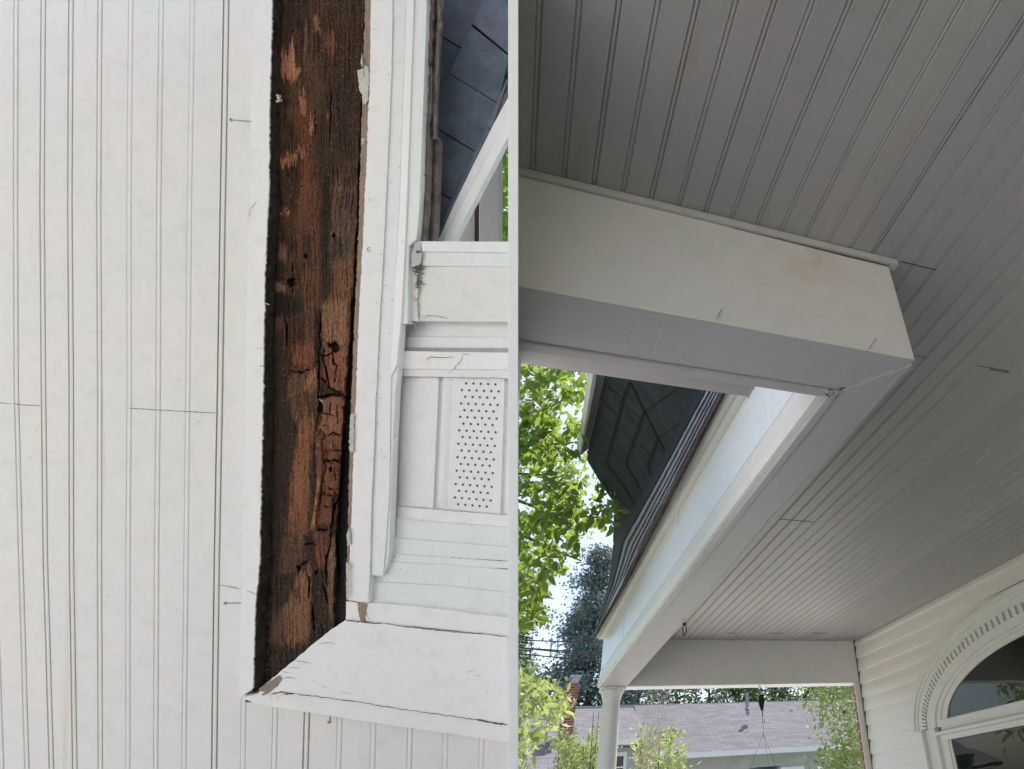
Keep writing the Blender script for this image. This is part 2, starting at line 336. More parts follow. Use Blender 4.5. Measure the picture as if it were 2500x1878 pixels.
# far beam + its lighter underside
b_ = MB(); b_.box(.742, XW + .02, YF, 5.218, .812, H + .02); pp(b_.build('far_beam', M['far'], bevel=.003))
b_ = MB(); b_.box(.742, XW - .01, YF + .004, 5.214, .806, .8115); pp(b_.build('beam_underside_board', M['fascia'], bevel=.0015))
# column
pm = onY(r7(774, 1160), 5.13)
b_ = MB(); cx, cy = .640, 5.135
sh = [(.0, .74), (.0655, .74), (.066, .725), (.067, .60), (.070, .2), (.074, -.4), (.078, -1.0), (.080, -1.45), (.0, -1.45)]
b_.lathe(sh, cx, cy); pp(b_.build('column_shaft', M['colm'], smooth=True))
b_ = MB(); b_.lathe([(0, .79), (.088, .79), (.090, .786), (.090, .778), (.086, .774), (.084, .765), (.080, .758), (.078, .752), (.078, .748), (.0725, .744), (.071, .738), (.073, .734), (.073, .728), (.067, .724), (0, .724)], cx, cy)
b_.box(cx - .092, cx + .092, cy - .092, cy + .092, .7905, .8065); pp(b_.build('column_capital', M['colm'], bevel=.0008))
b_ = MB(); b_.lathe([(0, -1.44), (.10, -1.44), (.105, -1.46), (.105, -1.5), (0, -1.5)], cx, cy); b_.box(cx - .12, cx + .12, cy - .12, cy + .12, -1.6, -1.5); pp(b_.build('column_base', M['colm'], bevel=.002))
# peeling paint and caulk lines on the beam undersides
def ribbon(mb, pts, w, nrm, lift=.0008, mi=0):
    pts = [np.array(p, float) for p in pts]; nrm = np.array(nrm, float); v = []
    for i, p in enumerate(pts):
        d = pts[min(i + 1, len(pts) - 1)] - pts[max(i - 1, 0)]; a = np.cross(d, nrm); a /= (np.linalg.norm(a) + 1e-9)
        ww = (w[i] if hasattr(w, '__len__') else w) / 2
        v += [p + nrm * lift + a * ww, p + nrm * lift - a * ww]
    mb.add(v, [(2 * i, 2 * i + 1, 2 * i + 3, 2 * i + 2) for i in range(len(pts) - 1)], mi)
def wig(a, b, n, amp, seed):
    g = np.random.default_rng(seed); a = np.array(a, float); b = np.array(b, float)
    return [a + (b - a) * i / n + (g.normal(size=2) * amp if 0 < i < n else 0) for i in range(n + 1)]
R3 = reg(1260, 480, 3.535); R4 = reg(1860, 480, 3.535); R6 = reg(1860, 900, 3.535)
M['flake'] = plain('flaking_paint', (.60, .59, .58), .6, var=.1); dn = (0, 0, -1)
for pts, w in (([R3(1265, 1100), R3(1240, 1200), R3(1180, 1385)], .0016), ([R3(40, 1090), R3(200, 1130), R3(330, 1150), R3(560, 1175), R3(760, 1165)], .0012),
               ([R3(760, 1165), R3(830, 1240), R3(860, 1260), R3(880, 1170), R3(940, 1180), R3(1000, 1200), R3(1015, 1250), R3(1060, 1275), R3(1140, 1282)], .0014),
               ([R3(700, 1170), R3(800, 1230), R3(850, 1280), R3(960, 1280), R3(1040, 1310)], .001), ([R3(40, 860), R3(130, 855), R3(300, 880), R3(500, 940), R3(760, 985)], .0009),
               ([R3(1260, 1035), R3(1340, 1060), R3(1400, 1090), R3(1500, 1105)], .0012), ([R3(1820, 1130), R3(1900, 1170), R3(2010, 1200), R3(2190, 1270)], .0014),
               ([R4(0, 1225), R4(120, 1260), R4(230, 1275), R4(350, 1270)], .0018), ([R3(1990, 1350), R3(2010, 1310), R3(2090, 1345)], .0010)):
    dense = []
    for i in range(len(pts) - 1): dense += wig(pts[i], pts[i + 1], 6, 1.3, i + int(pts[0][0]))[:-1]
    pk = MB(); ribbon(pk, [onZ(q, ZB - .004) for q in dense], w * .7, dn); pp(pk.build('paint_crack_line', M['flake']))
for pts, w in (([R6(1330, 5), R6(1215, 25), R6(1110, 140), R6(910, 370), R6(700, 610), R6(480, 850), R6(300, 1060), R6(120, 1250), R6(0, 1380), r7(1660, 190), r7(1400, 480), r7(1250, 645)], .003),
               ([R6(540, 370), R6(340, 620), R6(220, 760), R6(0, 1060), r7(1450, 150), r7(1200, 440)], .0016),
               ([R6(650, 190), R6(760, 160), R6(1000, 90)], .0012)):
    dense = []
    for i in range(len(pts) - 1): dense += wig(pts[i], pts[i + 1], 8, .8, i + 40)[:-1]
    pk = MB(); ribbon(pk, [onZ(q, ZB - .0045) for q in dense], [w * random.uniform(.5, 1.2) for _ in dense], dn); pp(pk.build('caulk_line', M['flake']))
# blob of caulk at the inner corner
b_ = MB()
for k in range(14):
    q = R6(550 + random.random() * 90, 185 + random.random() * 55); c = onZ(q, ZB - .006); b_.tube([c, c + np.array([.006 * random.random(), .006 * random.random(), -.002])], .004 + .003 * random.random(), 6)
pp(b_.build('caulk_blob', M['beam_g'], smooth=True))
# nails standing out of the near beam face
def nail(name, a, b, r, mat, parent=None):
    q = MB(); a = np.array(a, float); b = np.array(b, float); d = (b - a) / np.linalg.norm(b - a)
    q.tube([b, a], r, 8); q.tube([a - d * r * .2, a + d * r * .9], [r * 2.2, r * 2.2], 12); return q.build(name, mat, parent)
for hd, ft in ((R3(1730, 1055), R3(1775, 970)), (R4(922, 1318), R4(988, 1228))):
    f_ = onY(ft, YB); h_ = onY(hd, YB - .012)
    pp(nail('nail', h_, f_, .0012, M['nail']))
# dark hook screwed into the long beam
hk = thing('ceiling_hook', 'small dark iron snap hook screwed into the long beam edge above the column', 'hook', Matrix.Translation(Vector(onZ(r7(1390, 520), .80))))
c = onZ(r7(1390, 520), .812); s = .022
b_ = MB(); b_.tube([c + (-.012, 0, .004), c + (0, 0, -.002), c + (.012, 0, .002)], [.004, .009, .004], 8); o = b_.build('hook_plate', M['metal']); o.parent = hk; o.matrix_parent_inverse = hk.matrix_world.inverted()
b_ = MB(); b_.tube([c + (.004 + s * .45 * math.sin(t), 0, -.008 - s * 1.1 + s * 1.2 * math.cos(t)) for t in np.linspace(-.4, 2 * math.pi - 1.0, 18)], .0028, 8); o = b_.build('hook_loop', M['metal'], smooth=True); o.parent = hk; o.matrix_parent_inverse = hk.matrix_world.inverted()
# ------------------------------------------------------------------ slate mansard over the long beam
A = [r5(1790, 225), r5(1350, 1080), r5(1135, 1500), r7(905, 200), r7(650, 630)]
B = [r5(1570, 190), r5(1080, 1080), r5(835, 1500), r7(765, 180), r7(643, 622)]
A = [(A[0][0] + 36, A[0][1] - 70)] + A; B = [(B[0][0] + 36, B[0][1] - 70)] + B
def lerp(p, q, t): return (p[0] + (q[0] - p[0]) * t, p[1] + (q[1] - p[1]) * t)
nC = 6
def course_pt(i, t):                     # t: 0 = eave, 1 = top of the visible slope
    x = .522 + .05 * t; q = lerp(A[i], B[i], t); w = onX(q, x + xo(onX(q, x)[1])); return w
def resample(i0, t, m=5):
    return [course_pt(i0, t)]
def band(t0f, t1f, name, mat, off, seed, jag=.004, K=44):
    g = np.random.default_rng(seed); v = []
    for j in range(K + 1):
        s = j / K * (len(A) - 1); i = min(int(s), len(A) - 2); fr = s - i
        w0 = t0f + jag * g.normal() + .006 * math.sin(j * .7 + seed); w1 = t1f + jag * g.normal() + .006 * math.sin(j * .5 + seed * 2)
        p0 = course_pt(i, w0) * (1 - fr) + course_pt(i + 1, w0) * fr; p1 = course_pt(i, w1) * (1 - fr) + course_pt(i + 1, w1) * fr
        o_ = np.array([-off, 0, -off * .4]); v += [p0 + o_, p1 + o_ * .3, p0 + o_ + (.008, 0, .004), p1 + (.012, 0, 0)]
    f = []
    for j in range(K):
        a = j * 4; b = a + 4; f += [(a, a + 1, b + 1, b), (a, b, b + 2, a + 2), (a + 2, b + 2, b + 3, a + 3), (a + 1, a + 3, b + 3, b + 1)]
    pp(pymesh(name, v, f, mat))
band(.0, .70, 'underlay', M['darkedge'], .001, 2, .002)
band(-.01, .13, 'rotten_edge', plain('rotten_brown_edge', (.05, .032, .024), .9, var=.8, scale=60, bumpy=1, dist=.01), .010, 5, .012)
for k, (a_, b__) in enumerate(((.17, .25), (.28, .36), (.40, .50), (.55, .66), (.70, .98))):
    band(a_, b__, 'slate_course', M['slate_edge'] if k < 4 else M['slate_dark'], .006 + .002 * (k % 2), 11 + k, .004 if k < 4 else .002)
b_ = MB()     # gutter board edge, rotten and dark, right under the first course
# big slate face rising from the eave
p0, p1, p2 = at(r5(1580, 190), 2.72), at(r5(1080, 1080), 4.05), at(r5(610, 790), 4.3)
nrm = np.cross(p1 - p0, p2 - p0); nrm /= np.linalg.norm(nrm)
if nrm @ p0 > 0: nrm = -nrm
def onS(q, lift=0): d = wr(q); return d * ((nrm @ p0 + lift) / (nrm @ d))
poly = [r5(760, -20), r5(1640, 60), r5(1580, 190), r5(1330, 640), r5(1080, 1100), r5(1040, 1240), r5(955, 1600), r5(835, 1500), r5(840, 1320), r5(858, 1180), r5(760, 1040), r5(610, 790), r5(622, 700)]
slate = thing('slate_roof', 'dark slate roof face with pale rake board rising beside the leafy tree', 'roof', Matrix.Translation(Vector(onS(r5(1000, 500)))))
def sp(o): o.parent = slate; o.matrix_parent_inverse = slate.matrix_world.inverted(); return o
b_ = MB(); b_.prism([onS(q) for q in poly], -.05, 0, nrm); sp(b_.build('slate_face', M['slate_dark']))
b_ = MB()
lines = [[(985, 115), (930, 250), (850, 560), (800, 730), (780, 820), (900, 970), (1040, 1190)], [(985, 115), (1110, 370)], [(1110, 370), (1040, 560), (975, 740), (948, 825), (1030, 960), (1110, 1105)],
         [(1110, 370), (1225, 600)], [(1225, 600), (1175, 740), (1135, 845), (1205, 985)], [(1225, 600), (1330, 800)]]
for ln in lines: ribbon(b_, [onS(r5(*q)) for q in ln], .020, nrm, .004)
for ln in ([(1110, 370), (1400, 170)], [(1225, 600), (1420, 470)], [(790, 150), (930, 262)], [(760, 300), (875, 400)], [(940, 310), (1080, 430)], [(700, 500), (830, 610)], [(900, 520), (1020, 620)], [(860, 650), (960, 740)], [(1060, 640), (1170, 760)], [(720, 810), (830, 830)], [(950, 820), (1180, 930)]):
    ribbon(b_, [onS(r5(*q)) for q in ln], .007, nrm, .003)
sp(b_.build('slate_joint', plain('slate_gap', (.002, .002, .003), .9, bumpy=0)))
b_ = MB(); b_.prism([onS(r5(*q)) for q in ((680, -30), (775, -30), (765, 60), (622, 695), (600, 705), (568, 645))], -.09, .05, nrm)
sp(b_.build('rake_board', M['cream'], bevel=.006))
b_ = MB(); b_.prism([onS(r5(*q)) for q in ((745, -30), (775, -30), (765, 60), (622, 695), (612, 690))], -.0, .07, nrm)
sp(b_.build('drip_edge', plain('grey_flashing', (.20, .22, .22), .5), bevel=.004))
# ------------------------------------------------------------------ house wall on the right
house = thing('house', 'house wall of cream clapboard siding with a white arched window under the porch ceiling', 'house', Matrix.Translation((XW, 2.4, -2.3)))
def hp(o, par=None):
    o.parent = par or house; o.matrix_parent_inverse = (house.matrix_world).inverted(); return o
b_ = MB(); b_.box(XW + .02, 8.0, -3.0, 5.12, -2.3, 1.5); hp(b_.build('wall_core', M['siding']))
v = []; prof = []; z = 1.148; Z0s = [1.104 - .1045 * i for i in range(27)]
tops = [1.149] + Z0s[:-1]
for zt, zb in zip(tops, Z0s):
    for k in range(7):
        t = k / 6; prof.append((XW + .008 - .011 * math.sin(t * math.pi * .62) - .004 * t, zt + (zb - zt) * t))
    prof.append((XW + .012, zb - .0005))
yy = [5.045, 4.6, 3.9, 3.0, 1.5, 0, -3.0]; n = len(prof)
v = [(x, y, z) for y in yy for (x, z) in prof]
me = pymesh('siding', v, [(j * n + i, j * n + i + 1, (j + 1) * n + i + 1, (j + 1) * n + i) for j in range(len(yy) - 1) for i in range(n - 1)], M['siding'])
hp(me)
b_ = MB(); b_.box(XW - .008, XW + .019, 5.046, YF - .001, -1.6, 1.149); hp(b_.build('j_channel', M['crack']))
b_ = MB(); b_.box(XW - .058, XW + .019, YF + .001, YF + .014, -1.6, .805); hp(b_.build('corner_board', M['winwhite'], bevel=.003))
brm, N, Lk, bb = newmat('red_brick')
bt = N.new('ShaderNodeTexBrick'); bt.inputs['Scale'].default_value = 1; bt.inputs['Brick Width'].default_value = .21; bt.inputs['Row Height'].default_value = .075; bt.inputs['Mortar Size'].default_value = .006
bt.inputs['Color1'].default_value = (.32, .085, .055, 1); bt.inputs['Color2'].default_value = (.22, .06, .045, 1); bt.inputs['Mortar'].default_value = (.42, .36, .32, 1)
tc = N.new('ShaderNodeTexCoord'); sx_ = N.new('ShaderNodeSeparateXYZ'); cx_ = N.new('ShaderNodeCombineXYZ'); ad = N.new('ShaderNodeMath'); ad.operation = 'ADD'
Lk.new(tc.outputs['Object'], sx_.inputs[0]); Lk.new(sx_.outputs[0], ad.inputs[0]); Lk.new(sx_.outputs[1], ad.inputs[1]); Lk.new(ad.outputs[0], cx_.inputs[0]); Lk.new(sx_.outputs[2], cx_.inputs[1])
Lk.new(cx_.outputs[0], bt.inputs['Vector']); Lk.new(bt.outputs['Color'], bb.inputs['Base Color']); bb.inputs['Roughness'].default_value = .9; bump(N, Lk, bb, bt.outputs['Fac'], -.5, .004)
M['brick'] = brm
b_ = MB(); b_.box(XW - .011, XW + .4, 5.125, 5.19, -2.3, .80); hp(b_.build('brick_wall', M['brick']))
# arched window
aw = bpy.data.objects.new('arched_window', None); COL.objects.link(aw); aw.parent = house; aw.matrix_parent_inverse = house.matrix_world.inverted()
def wp(o): o.parent = aw; o.matrix_parent_inverse = Matrix.Identity(4); return o
YC, ZC = 2.70, .345
def arc(a, b, n=48, t0=0, t1=math.pi): return [(YC + a * math.cos(t), ZC + b * math.sin(t)) for t in np.linspace(t0, t1, n)]
def arch_band(o, i, x0, x1, name, mat, bevel=.002, z_add=0):
    """swept ring between two ellipses; x0 = front (towards the porch), x1 = back"""
    a, b = arc(*o), arc(*i); n = len(a); v = []
    for (p, q) in zip(a, b): v += [(x0, p[0], p[1]), (x0, q[0], q[1]), (x1, q[0], q[1]), (x1, p[0], p[1])]
    f = [(4 * k + j, 4 * k + (j + 1) % 4, 4 * k + 4 + (j + 1) % 4, 4 * k + 4 + j) for k in range(n - 1) for j in range(4)] + [(0, 1, 2, 3), (4 * n - 4, 4 * n - 3, 4 * n - 2, 4 * n - 1)]
    return wp(pymesh(name, v, f, mat, bevel=bevel))
arch_band((1.555, .625), (1.515, .592), XW - .052, XW + .01, 'hood_moulding', M['winwhite'])
arch_band((1.515, .592), (1.485, .566), XW - .042, XW + .01, 'hood_moulding', M['winwhite'])
arch_band((1.485, .566), (1.44, .528), XW - .034, XW + .01, 'hood_moulding', M['winwhite'])
arch_band((1.44, .528), (1.385, .480), XW - .022, XW + .01, 'dentil_band', plain('dentil_shadow_band', (.30, .29, .27), .7))
b_ = MB()
for k in range(72):
    t = math.pi * (k + .5) / 72 
    # even arc spacing on the ellipse is close enough at this flatness
    c = np.array([XW - .028, YC + 1.412 * math.cos(t), ZC + .504 * math.sin(t)]); tg = np.array([0, -1.412 * math.sin(t), .504 * math.cos(t)]); L = np.linalg.norm(tg); tg /= L
    nr = np.array([0, .504 * math.cos(t), 1.412 * math.sin(t)]); nr /= np.linalg.norm(nr); w = L * math.pi / 72 * .30
    P8 = [c + tg * a_ * w + nr * b__ * .026 + np.array([x_, 0, 0]) for x_ in (-.012, .012) for a_ in (-1, 1) for b__ in (-1, 1)]
    b_.add(P8, [(0, 1, 3, 2), (4, 6, 7, 5), (0, 4, 5, 1), (2, 3, 7, 6), (0, 2, 6, 4), (1, 5, 7, 3)])
wp(b_.build('dentils', M['winwhite']))
arch_band((1.385, .480), (1.285, .425), XW - .030, XW + .01, 'arch_casing', M['winwhite'], .004)
arch_band((1.285, .425), (1.235, .405), XW - .015, XW + .02, 'sash_frame', M['winwhite'], .003)
arch_band((1.235, .405), (1.175, .372), XW - .004, XW + .03, 'sash_frame', M['winwhite'], .003)
gm_, N, Lk, bb = newmat('dark_window_glass')
bb.inputs['Base Color'].default_value = (.012, .014, .012, 1); bb.inputs['Roughness'].default_value = .015; bb.inputs['IOR'].default_value = 1.7
nn = nz(N, Lk, 2.2, 2); bump(N, Lk, bb, nn.outputs[0], .12, .01)
M['glass'] = gm_
a = arc(1.18, .376); v = [(XW + .006, y, z) for y, z in a] + [(XW + .014, y, z) for y, z in a]; n = len(a)
wp(pymesh('fanlight_glass', v, [tuple(range(n)), tuple(range(n, 2 * n))[::-1]] + [(i, (i + 1) % n, n + (i + 1) % n, n + i) for i in range(n)], M['glass']))
b_ = MB(); b_.box(XW - .02, XW + .02, YC - 1.235, YC + 1.235, .318, .385); b_.box(XW - .05, XW + .02, YC - 1.285, YC + 1.285, .296, .3175); b_.box(XW - .034, XW + .02, YC - 1.24, YC + 1.24, .262, .2955)
wp(b_.build('transom_bar', M['winwhite'], bevel=.004))
for sgn in (1, -1):
    b_ = MB(); y0 = YC + sgn * 1.385; y1 = YC + sgn * 1.30; b_.box(XW - .032, XW + .01, min(y0, y1), max(y0, y1), -1.0, .344)
    y0 = YC + sgn * 1.44; y1 = YC + sgn * 1.387; b_.box(XW - .022, XW + .01, min(y0, y1), max(y0, y1), -1.0, .344); y0, y1 = YC + sgn * 1.455, YC + sgn * 1.441; b_.box(XW - .05, XW + .01, min(y0, y1), max(y0, y1), -1.0, .344)
    wp(b_.build('side_casing', M['winwhite'], bevel=.003))
    b_ = MB(); y0 = YC + sgn * 1.299; y1 = YC + sgn * 1.21; b_.box(XW - .008, XW + .02, min(y0, y1), max(y0, y1), -1.0, .2955); y0, y1 = YC + sgn * 1.209, YC + sgn * 1.185; b_.box(XW - .0, XW + .02, min(y0, y1), max(y0, y1), -1.0, .2615)
    wp(b_.build('jamb', M['winwhite'], bevel=.003))
b_ = MB(); b_.box(XW + .009, XW + .016, YC - 1.19, YC + 1.19, -1.0, .264); wp(b_.build('window_glass', M['glass']))
b_ = MB(); b_.box(XW - .05, XW + .02, YC - 1.46, YC + 1.46, -1.06, -1.001); wp(b_.build('sill', M['winwhite'], bevel=.004))
aw.location.x = -.020
# ------------------------------------------------------------------ pulley and hanging basket
pu = thing('rope_pulley', 'small dark ratchet pulley hanging on a cord from the far porch beam', 'pulley', Matrix.Translation(Vector(onY(r7(2018, 1010), 5.1))))
def pl(o): o.parent = pu; o.matrix_parent_inverse = pu.matrix_world.inverted(); return o
def py(x, y): return onY(r7(x, y), 5.1)
b_ = MB(); b_.tube([py(2018, 1012), py(2020, 1050), py(2026, 1075)], .003, 8); b_.tube([py(2015, 1035) + np.array([.006 * math.cos(t), 0, .008 * math.sin(t)]) for t in np.linspace(0, 2 * math.pi, 12)], .0018, 6); pl(b_.build('top_hook', M['metal'], smooth=True))
b_ = MB(); c = (py(2030, 1160)); b_.tube([c + (0, -.008, 0), c + (0, .008, 0)], .026, 20); b_.prism([py(2006, 1130), py(2018, 1108), py(2045, 1110), py(2054, 1170), py(2046, 1235), py(2030, 1240), py(2012, 1190)], -.007, .007, (0, 1, 0)); pl(b_.build('pulley_wheel', M['metal'], bevel=.002))
b_ = MB(); b_.tube([py(2040, 1235), py(2041, 1290)], .004, 8); cc = py(2047, 1320)
b_.tube([cc + np.array([.009 * math.sin(t) * (1.1 - .35 * math.cos(t)), 0, .015 * math.cos(t)]) for t in np.linspace(0, 2 * math.pi, 20)], .0022, 6); pl(b_.build('snap_hook', M['metal'], smooth=True))
hb = thing('hanging_basket', 'hanging planter rim showing at the bottom edge below the pulley', 'planter', Matrix.Translation(Vector(py(2048, 1620))))
def hbp(o): o.parent = hb; o.matrix_parent_inverse = hb.matrix_world.inverted(); return o
top = py(2048, 1425); bc = np.array([top[0] + .0, 5.1, .215])
b_ = MB(); b_.tube([py(2048, 1345), top], .0012, 6)
for t in (2.6, .5, 4.6): b_.tube([top, bc + np.array([.125 * math.cos(t), .125 * math.sin(t), .01])], .0011, 6)
hbp(b_.build('hanger_wire', M['metal']))
b_ = MB(); b_.lathe([(.0, .10), (.07, .10), (.10, .15), (.125, .215), (.132, .22), (.132, .226), (.122, .226), (.0, .205)], bc[0], bc[1]); hbp(b_.build('bowl', plain('dark_teal_plastic', (.03, .07, .09), .4), smooth=True))
# ================================================================== BACKGROUND
Rm, N, Lk, bb = newmat('grey_roof_shingles')
bt = N.new('ShaderNodeTexBrick'); bt.inputs['Brick Width'].default_value = .45; bt.inputs['Row Height'].default_value = .145; bt.inputs['Mortar Size'].default_value = .012; bt.inputs['Scale'].default_value = 1; bt.inputs['Mortar Smooth'].default_value = .3
bt.inputs['Color1'].default_value = (.158, .153, .172, 1); bt.inputs['Color2'].default_value = (.108, .102, .116, 1); bt.inputs['Mortar'].default_value = (.075, .068, .072, 1)
tc = N.new('ShaderNodeTexCoord'); mp = N.new('ShaderNodeMapping'); mp.inputs['Rotation'].default_value = (0, 0, 0)
nn = nz(N, Lk, 30, 4, .7); Lk.new(tc.outputs['Object'], bt.inputs['Vector'])
colr = mix(N, Lk, .25, bt.outputs['Color'], nn.outputs[0], 'OVERLAY'); Lk.new(colr, bb.inputs['Base Color']); bb.inputs['Roughness'].default_value = .95
M['roofsh'] = Rm
nh = thing('neighbour_house', 'long low house with sunlit grey shingle roof, brick chimney and white eaves across the road', 'house', Matrix.Translation((5, 24, -2.3)))
def nhp(o, par=None): o.parent = par or nh; o.matrix_parent_inverse = nh.matrix_world.inverted(); return o
def roof_plane(x0, x1, ye, ze, yr, zr, name):
    """local frame: x along the eave, y up the slope, so the shingle courses run level"""
    L = math.hypot(yr - ye, zr - ze); th = math.atan2(zr - ze, yr - ye)
    b = MB(); b.box(0, x1 - x0, 0, L, -.10, 0); o = b.build(name, M['roofsh'])
    o.matrix_world = Matrix.Translation((x0, ye, ze)) @ Matrix.Rotation(th, 4, 'X'); mw = o.matrix_world.copy()
    o.parent = nh; o.matrix_parent_inverse = nh.matrix_world.inverted(); return o
roof_plane(4.12, 15.5, 22, 1.50, 26, 3.46, 'roof')
roof_plane(1.62, 4.10, 22, 1.96, 26, 3.40, 'roof')
roof_plane(-9.0, 1.60, 18, .52, 26, 3.40, 'roof')
b_ = MB(); b_.box(-9, 15.4, 24.5, 30, -2.3, 1.5); b_.box(4.3, 15.3, 22.5, 24.5, -2.3, 1.45); b_.box(-9, 1.5, 18.6, 24.4, -2.3, .4); b_.box(1.5, 4.3, 22.5, 24.5, -2.3, 1.8)
nhp(b_.build('wall', plain('neighbour_grey_siding', (.42, .43, .45), .7, scale=2)))
b_ = MB(); b_.box(-9, 15.4, 26.05, 26.4, 3.0, 3.5); nhp(b_.build('ridge', plain('ridge_cap', (.36, .35, .36), .8)))
b_ = MB(); b_.box(4.1, 15.5, 21.86, 21.99, 1.36, 1.50); b_.box(1.6, 4.08, 21.86, 21.99, 1.82, 1.97); b_.box(4.1, 15.5, 21.99, 22.5, 1.37, 1.40); b_.box(1.62, 4.08, 21.99, 22.5, 1.83, 1.86)
nhp(b_.build('eave_gutter', plain('white_gutter', (.75, .75, .74), .5, var=.04)))
for wx, wz0, wz1, yb in ((2.8, .85, 1.65, 22.5), (9.0, -.9, .95, 22.5)):
    b_ = MB(); w = .62
    for a in ((wx - w, wx - w + .1), (wx + w - .1, wx + w), (wx - .03, wx + .03)): b_.box(a[0], a[1], yb - .06, yb - .001, wz0, wz1)
    b_.box(wx - w, wx + w, yb - .07, yb - .061, wz1 - .1, wz1 + .02); b_.box(wx - w, wx + w, yb - .055, yb - .002, (wz0 + wz1) / 2 - .02, (wz0 + wz1) / 2 + .02)
    fr = nhp(b_.build('window', plain('white_window', (.78, .78, .77), .5, var=.03)))
    b_ = MB(); b_.box(wx - w + .1, wx + w - .1, yb - .02, yb - .004, wz0, wz1 - .1); o = b_.build('pane', M['glass']); o.parent = fr; o.matrix_parent_inverse = Matrix.Identity(4)
ch = MB(); ch.box(1.22, 1.62, 21.9, 22.5, 1.7, 3.35); ch.box(1.27, 1.67, 21.86, 22.54, 3.35, 3.62); nhc = nhp(ch.build('chimney', M['brick']))
b_ = MB(); b_.box(1.42, 1.62, 21.95, 22.45, 3.62, 3.80); b_.box(1.34, 1.70, 21.85, 22.55, 3.80, 3.85); o = b_.build('chimney_cap', plain('grey_metal_cap', (.45, .46, .48), .5, .2)); o.parent = nhc; o.matrix_parent_inverse = Matrix.Identity(4)
b_ = MB(); c = onY(r7(1915, 1200), 24.0); b_.tube([(c[0], 24, c[2] - .3), (c[0], 24, c[2] + .45)], .07, 12); b_.tube([(c[0], 24, c[2] - .12), (c[0], 24, c[2] - .05)], [.13, .08], 12); nhp(b_.build('vent_pipe', plain('grey_pipe', (.25, .27, .32), .5)))
# power lines
insul = MB(); bk = plain('power_cable', (.05, .05, .055), .6)
for (ya, yb2, lab) in ((690, 790, 'upper'), (705, 770, 'second'), (745, 835, 'lower'), (655, 690, 'top')):
    q = MB(); pts = [onY(r7(-400 + 1300 * t, ya - 20 + (yb2 - ya) * 1.35 * t + 14 * math.sin(math.pi * t) - 10), 14 - t * 2) for t in np.linspace(0, 1, 16)]
    q.tube(pts, .012, 6)
    tag(q.build('power_cable', bk), 'thin %s overhead cable crossing the white sky left of the eave' % {'upper': 'third from top', 'second': 'second from top', 'lower': 'lowest', 'top': 'topmost'}[lab], 'cable', 'overhead cables beside the eave')
for k, x in enumerate((295, 350)):
    q = MB(); pz = onY(r7(x, 650), 13.2); pe = onY(r7(x - 10, 780), 13.2)
    for t in np.linspace(0, 1, 7): c = pz + (pe - pz) * t; q.tube([c, c + (0, 0, -.05)], [.02 if int(t * 6) % 2 else .032, .012], 8)
    q.tube([pz, pe], .012, 6); tag(q.build('line_insulator', plain('pale_insulator', (.35, .33, .38), .5)), '%s small grey insulator stack on the overhead cables' % ('left-hand' if k == 0 else 'right-hand'), 'insulator', 'insulators on the cables')
# ------------------------------------------------------------------ trees
def inpoly(p, poly):
    x, y = p; c = False; n = len(poly)
    for i in range(n):
        x1, y1 = poly[i]; x2, y2 = poly[(i + 1) % n]
        if (y1 > y) != (y2 > y) and x < (x2 - x1) * (y - y1) / (y2 - y1) + x1: c = not c
    return c
def branchy(mb, root, tips, r0, n=5, seed=0):
    g = np.random.default_rng(seed)
    for t in tips:
        a = np.array(root, float); b = np.array(t, float); pts = [a + (b - a) * k / n + (g.normal(size=3) * .03 * np.linalg.norm(b - a) if 0 < k < n else 0) for k in range(n + 1)]
        mb.tube(pts, [r0 * (1 - .8 * k / n) for k in range(n + 1)], 6)
bark = plain('tree_bark', (.09, .07, .055), .9, var=.4, scale=20, bumpy=.8, dist=.01, stretch=(1, 1, .3))
lm1 = leafmat('maple_leaf', (.03, .075, .025), (.10, .17, .04), .45, (.34, .48, .06))
lm2 = leafmat('hazed_conifer_needles', (.08, .115, .125), (.19, .235, .24), .3, (.20, .27, .22))  # haze is put into the needle colour: lighter and bluer
lm3 = leafmat('far_tree_leaf', (.03, .055, .02), (.08, .13, .04), .35, (.25, .34, .08))
lm4 = leafmat('shrub_leaf', (.08, .13, .03), (.20, .27, .08), .4, (.40, .45, .15))
# foreground deciduous tree, crown sampled as a volume 3.2 to 5.2 m away
def crown_pts(poly, n, d0, d1, holes=(), seed=0, clump=.10, per=14):
    g = np.random.default_rng(seed); xs = [p[0] for p in poly]; ys_ = [p[1] for p in poly]; out = []
    while len(out) < n:
        p = (g.uniform(min(xs), max(xs)), g.uniform(min(ys_), max(ys_)))
        if not inpoly(p, poly): continue
        if any(((p[0] - h[0]) / h[2]) ** 2 + ((p[1] - h[1]) / h[3]) ** 2 < 1 for h in holes): continue
        d = g.uniform(d0, d1); c = at(p, d)
        k = int(g.integers(per // 2, per * 3 // 2)); out += list(c + g.normal(size=(k, 3)) * clump * d / 4)
    return out[:n]
mt = thing('maple_tree', 'sunlit green leafy tree hanging at the left of the slate roof', 'tree', Matrix.Translation(Vector((-2.4, 4.2, -2.3))))
def par(o, e): o.parent = e; o.matrix_parent_inverse = e.matrix_world.inverted(); return o
P1 = [(1170, 850), (1460, 850), (1440, 985), (1425, 1110), (1432, 1160), (1462, 1180), (1492, 1245), (1488, 1280), (1400, 1290), (1440, 1325), (1398, 1350), (1385, 1400), (1345, 1420), (1315, 1470), (1310, 1520), (1275, 1545), (1170, 1540)]
holes = [(1375, 1012, 44, 16), (1310, 1240, 10, 8), (1330, 1130, 13, 11), (1335, 945, 9, 8), (1300, 960, 8, 6), (1445, 1200, 22, 24), (1370, 1330, 20, 16), (1420, 1290, 18, 12), (1290, 1100, 8, 9)]
lp = crown_pts(P1, 7600, 3.4, 6.0, holes, 3, .034)
par(leaves('crown', lp, .062, lm1, None, 1.9, .6, 2), mt)
